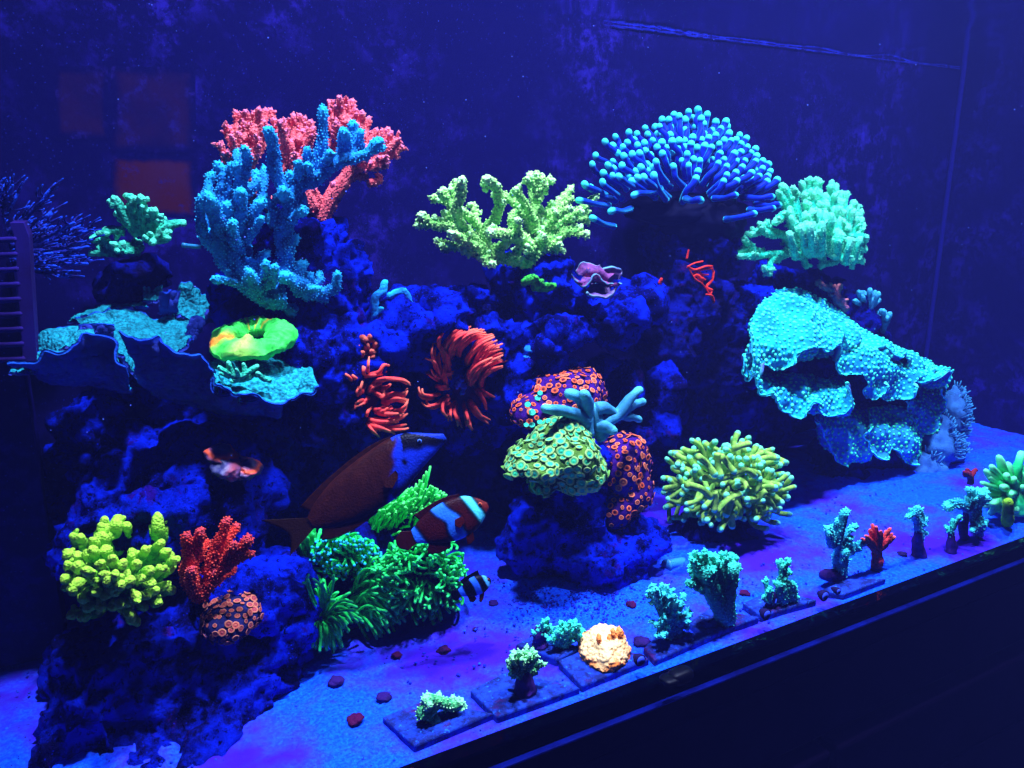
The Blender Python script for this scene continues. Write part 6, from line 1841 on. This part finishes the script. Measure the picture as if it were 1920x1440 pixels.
frag('soft blue tuft frag behind the big mint coral', D5, S5, (1500, 890), m_fb, [([(1390 + 200 * random.random(), 500 + 80 * random.random() + 0 * k, random.uniform(-.01, .01)), (1440 + 60 * random.random(), 650), (1500, 780)], 24) for k in range(20)] + [([(1440 + 130 * random.random(), 700 + 130 * random.random(), random.uniform(-.01, .004)), (1500, 800), (1505, 860)], 24) for k in range(14)] + [([(1250, 640), (1330, 610), (1420, 640)], 40)], None, (.0022, .0009), (2, .0016, .0014), lump=.3, z=-.001)
frag('slim dark cone frag beside the soft blue tuft', D5, S5, (1400, 900), m_plug, [([(1405, 640), (1400, 720), (1390, 860)], 22), ([(1370, 780), (1380, 840), (1390, 880)], 30)], None, (.0022, .0006), z=-.001)
MT = [(1840, 215), (1665, 250), (1610, 325), (1560, 355), (1540, 450), (1505, 545), (1560, 630), (1600, 690), (1590, 400), (1660, 350), (1740, 310), (1650, 430), (1700, 480), (1570, 500), (1640, 540), (1780, 420), (1820, 340), (1850, 480), (1900, 300), (1930, 420), (1900, 560), (1700, 690), (1800, 660), (1870, 660), (1690, 590), (1760, 540), (1830, 580), (1940, 500), (1960, 640), (1620, 610), (1880, 380), (1720, 390)]
frag('big mint green leather frag with finger lobes at the right edge', D5, S5, (1745, 770), m_big, [([(x, y, -.020 * (1 - min(math.hypot(x - 1770, y - 480) / 280, 1)) + random.uniform(-.004, .004)), ((x * .6 + 1770 * .4), (y * .6 + 490 * .4) + 10, -.006), (1770, 520, .004)], 38) for x, y in MT] + [([(1770, 480, .0), (1760, 560, .0), (1750, 640, .0)], 120)], None, None, None, spread=.004, taper=(1.3, 1.1, .6), dy=.012, lump=.25, sides=12, z=-.001)
frag('yellow green stump frag under the big mint coral', D5, S5, (1735, 770), coral('stump', C(120, 190, 50, .6), None, dark=C(60, 120, 40, .3), fuzz=(500, .8, 'v')), [([(1740, 600, -.012), (1738, 680, -.010), (1735, 760, -.006)], 38)], None, (.0022, .001), taper=(1.15, 1, .95), z=-.001)
m_tuft = coral('dark_red_tuft', C(90, 20, 44, .16), None, dark=C(40, 14, 50, .08), fuzz=(300, .8, 'n'))
frag('dark red algae tuft behind the soft blue frag', D5, S5, (1440, 450), m_tuft, [([(1390 + 100 * random.random(), 330 + 60 * random.random()), (1440, 400), (1440, 450)], 18) for k in range(14)], None, (.002, .0008), None, 0.0, cat='algae', dy=-.04)

# ------------------------------------------------------------------ small things
m_peb = [coral('red_pebble', C(70, 14, 80, .045), None, dark=C(36, 10, 76, .028), fuzz=(400, .8, 'n')), coral('dark_pebble', C(36, 18, 110, .08), None, dark=C(20, 14, 70, .04), fuzz=(400, .8, 'n'))]
PEB = [(630, 1283, 14, 1, 'flat purple pebble on open sand below the starburst torch coral'), (719, 1307, 14, 1, 'dark pebble on the sand left of the nearest slate tile'), (667, 1354, 15, 0, 'reddish pebble on the bright sand near the bottom edge'), (831, 1213, 12, 0, 'round dark red pebble right of the green torch corals'), (925, 1135, 9, 1, 'flat pebble on the sand below the small clownfish'), (744, 1227, 10, 0, 'dull red pebble in the shade of the green torch corals'),
       (1183, 1134, 10, 0, 'bright red pebble in front of the rock pedestal'), (1397, 1110, 10, 0, 'magenta pebble between the club frag and the tower frag'), (1335, 1170, 9, 0, 'red pebble at the foot of the club frag'), (1203, 1205, 16, 1, 'knobbly dark pebble beside the glowing orange frag'), (1692, 1037, 8, 1, 'small dark pebble left of the teal hook frag'), (95, 1232, 9, 0, 'tiny pebble on the sand at the left edge'), (1000, 1190, 7, 1, 'little dark pebble behind the paired teal frags'), (890, 1176, 5, 1, 'speck sized dark pebble on the open sand')]
for k, (px, py, r_, m_, lab) in enumerate(PEB):
    p = G(px, py, .001)
    p[2] = sand_z(p[0], p[1]) + .0012
    iv, it = ico(3)
    s = mpp(p) * r_
    n_ = 1 + .3 * fbm(iv + k * 2.2, 1.8, 3, k)
    W = p + iv * n_[:, None] * np.array([s, s, s * .42])
    tag(build('pebble', W, None, it, m_peb[m_], None, loc=tuple(p)), lab, 'pebble', 'pebbles on the sand')

m_snail = coral('snail_shell', C(34, 60, 225, .95), None, dark=C(20, 30, 130, .3), fuzz=(300, .4, 'n'))
m_snr = coral('snail_rim', C(14, 10, 60, .04), None, dark=C(10, 8, 50, .03), fuzz=None)
SN = [(1440, 1154, 11, 'round blue snail on the glass right of the club frag'), (1549, 1119, 11, 'round blue snail on the glass below the spiky blue teal frag'), (1203, 1240, 12, 'round blue snail on the glass right of the orange frag'), (1574, 1110, 7, 'tiny dark snail on the glass by the far tile')]
for k, (px, py, r_, lab) in enumerate(SN):
    p = A(px, py, FRONT + .0008)
    t_ = thing('snail', lab, 'snail', p, 'snails on the front glass')
    s = mpp(p) * r_
    e1, e2 = np.array([1, 0, 0]), np.array([0, 0, 1])
    V, q, t, a, D = tube_geo([p + np.array([0, .0075, 0]), p + np.array([0, .004, 0]), p + np.array([0, .001, 0])], [s * .35, s * .85, s], 20, 6, False)
    build('shell', V, q, t, m_snr, t_, {'tip': a})
    V, q, t, a, D = tube_geo([p + np.array([0, .001, 0]), p], [s * .74, s * .66], 20, 4, False)
    build('foot', V, q, t, m_snail, t_, {'tip': a})

# clip on the ledge
m_blk = mk('black_plastic', .4, .5)
m_blk.node_tree.nodes['Principled BSDF'].inputs['Base Color'].default_value = (.008, .008, .02, 1)
p = A(1272, 1266, FRONT - .018)
cp = thing('clip', 'small black clip on the ledge below the front glass', 'clip', p)
s = mpp(p)
for nm, (x, y, rx, rz) in (('body', (1276, 1266, 26, 13)), ('lever', (1256, 1274, 18, 7))):
    c_ = A(x, y, FRONT - .020)
    iv, it = ico(4)
    sg = np.sign(iv) * np.abs(iv) ** .7
    W = c_ + sg[:, :1] * rx * s * unit(np.array([1, 0, 0])) + sg[:, 1:2] * .006 * np.array([0, 1, 0]) + sg[:, 2:3] * rz * s * np.array([0, 0, 1])
    build(nm, W, None, it, m_blk, cp)

m_tube = mk('pale_pipe', .4, .4)
m_tube.node_tree.nodes['Principled BSDF'].inputs['Base Color'].default_value = rgba(C(36, 130, 220, .45))


def pipe(label, a, b_, y, r_):
    P0, P1 = A(*a, y), A(*b_, y + .006)
    s = mpp(P0) * r_
    t_ = thing('pipe_stub', label, 'pipe', P0 * .5 + P1 * .5)
    d = unit(P1 - P0)
    V, q, t, aa, D = tube_geo([P0, P0 + (P1 - P0) * .5, P1], [s, s, s], 16, 6, False)
    build('barrel', V, q, t, m_tube, t_)
    V, q, t, aa, D = tube_geo([P0 - d * .0006, P0 + d * .002], [s * 1.18, s * 1.18], 16, 3, False)
    build('collar', V, q, t, m_tube, t_)


pipe('short pale blue pipe stub beside the blue finger coral', (344, 460), (376, 463), .585, 4)
pipe('pale pipe stub lying behind the rock pedestal', (1250, 1060), (1284, 1054), .478, 10)

# coarse grains and shell bits on the sand
g = []
iv, it = ico(1)
for k in range(2600):
    x, y = RNG.uniform(-.1, 1.05), RNG.uniform(FRONT + .006, BACK - .01)
    if k % 3 == 0:
        gx = G(1080 + RNG.normal(0, 130), 1130 + RNG.normal(0, 22)); x, y = gx[0], gx[1]
        if not FRONT + .005 < y < BACK:
            continue
    r_ = float(RNG.uniform(.0004, .0013))
    W = iv * (1 + .3 * RNG.normal(0, 1, (len(iv), 1)).clip(-1, 1)) * np.array([r_, r_, r_ * .7]) + np.array([x, y, .0003])
    g.append((W, np.zeros((0, 4), int), it, np.full(len(iv), RNG.random()), W * 0))
V, q, t, a, D = join(g)
m_grain = coral('shell_grit', C(12, 36, 200, .4), C(24, 70, 240, .7), (.8, 1.0), C(14, 12, 90, .12), 300, None)
tag(build('shell_grit', V, q, t, m_grain, None, {'tip': a}), 'loose shell grit scattered over the sand', None, kind='stuff')

# drifting specks in the water
g = []
for k in range(150):
    px, py, y = RNG.uniform(0, 1920), RNG.uniform(0, 900), RNG.uniform(.40, .69)
    p = A(px, py, y)
    if not (0.02 < p[2] < WATER - .01):
        continue
    r_ = float(RNG.uniform(.0002, .00055))
    g.append((iv * r_ + p, np.zeros((0, 4), int), it, np.zeros(len(iv)), iv))
V, q, t, a, D = join(g)
m_speck = mk('drifting_speck', .6, .3)
m_speck.node_tree.nodes['Principled BSDF'].inputs['Base Color'].default_value = rgba(C(60, 90, 250, .8))
tag(build('drifting_specks', V, q, t, m_speck), 'fine specks drifting in the water', None, kind='stuff')

# ------------------------------------------------------------------ faint haze in the water and air
hz = add_box('haze', (-3.2, 4.2, -2.2, 3.2, -1.96, .62), None)
hz.data.materials.clear()
m_haze = bpy.data.materials.new('haze')
m_haze.use_nodes = True
nt = m_haze.node_tree
nt.nodes.remove(nt.nodes['Principled BSDF'])
pv = node(nt, 'ShaderNodeVolumePrincipled')
pv.inputs['Color'].default_value = (0.17, 0.21, 1.0, 1)
pv.inputs['Density'].default_value = 0.065
pv.inputs['Anisotropy'].default_value = 0.2
nt.links.new(pv.outputs[0], nt.nodes['Material Output'].inputs['Volume'])
hz.data.materials.append(m_haze)
tag(hz, 'faint blue haze in the water', None, kind='stuff')
SC.cycles.volume_bounces = 0
SC.cycles.volume_step_rate = 4
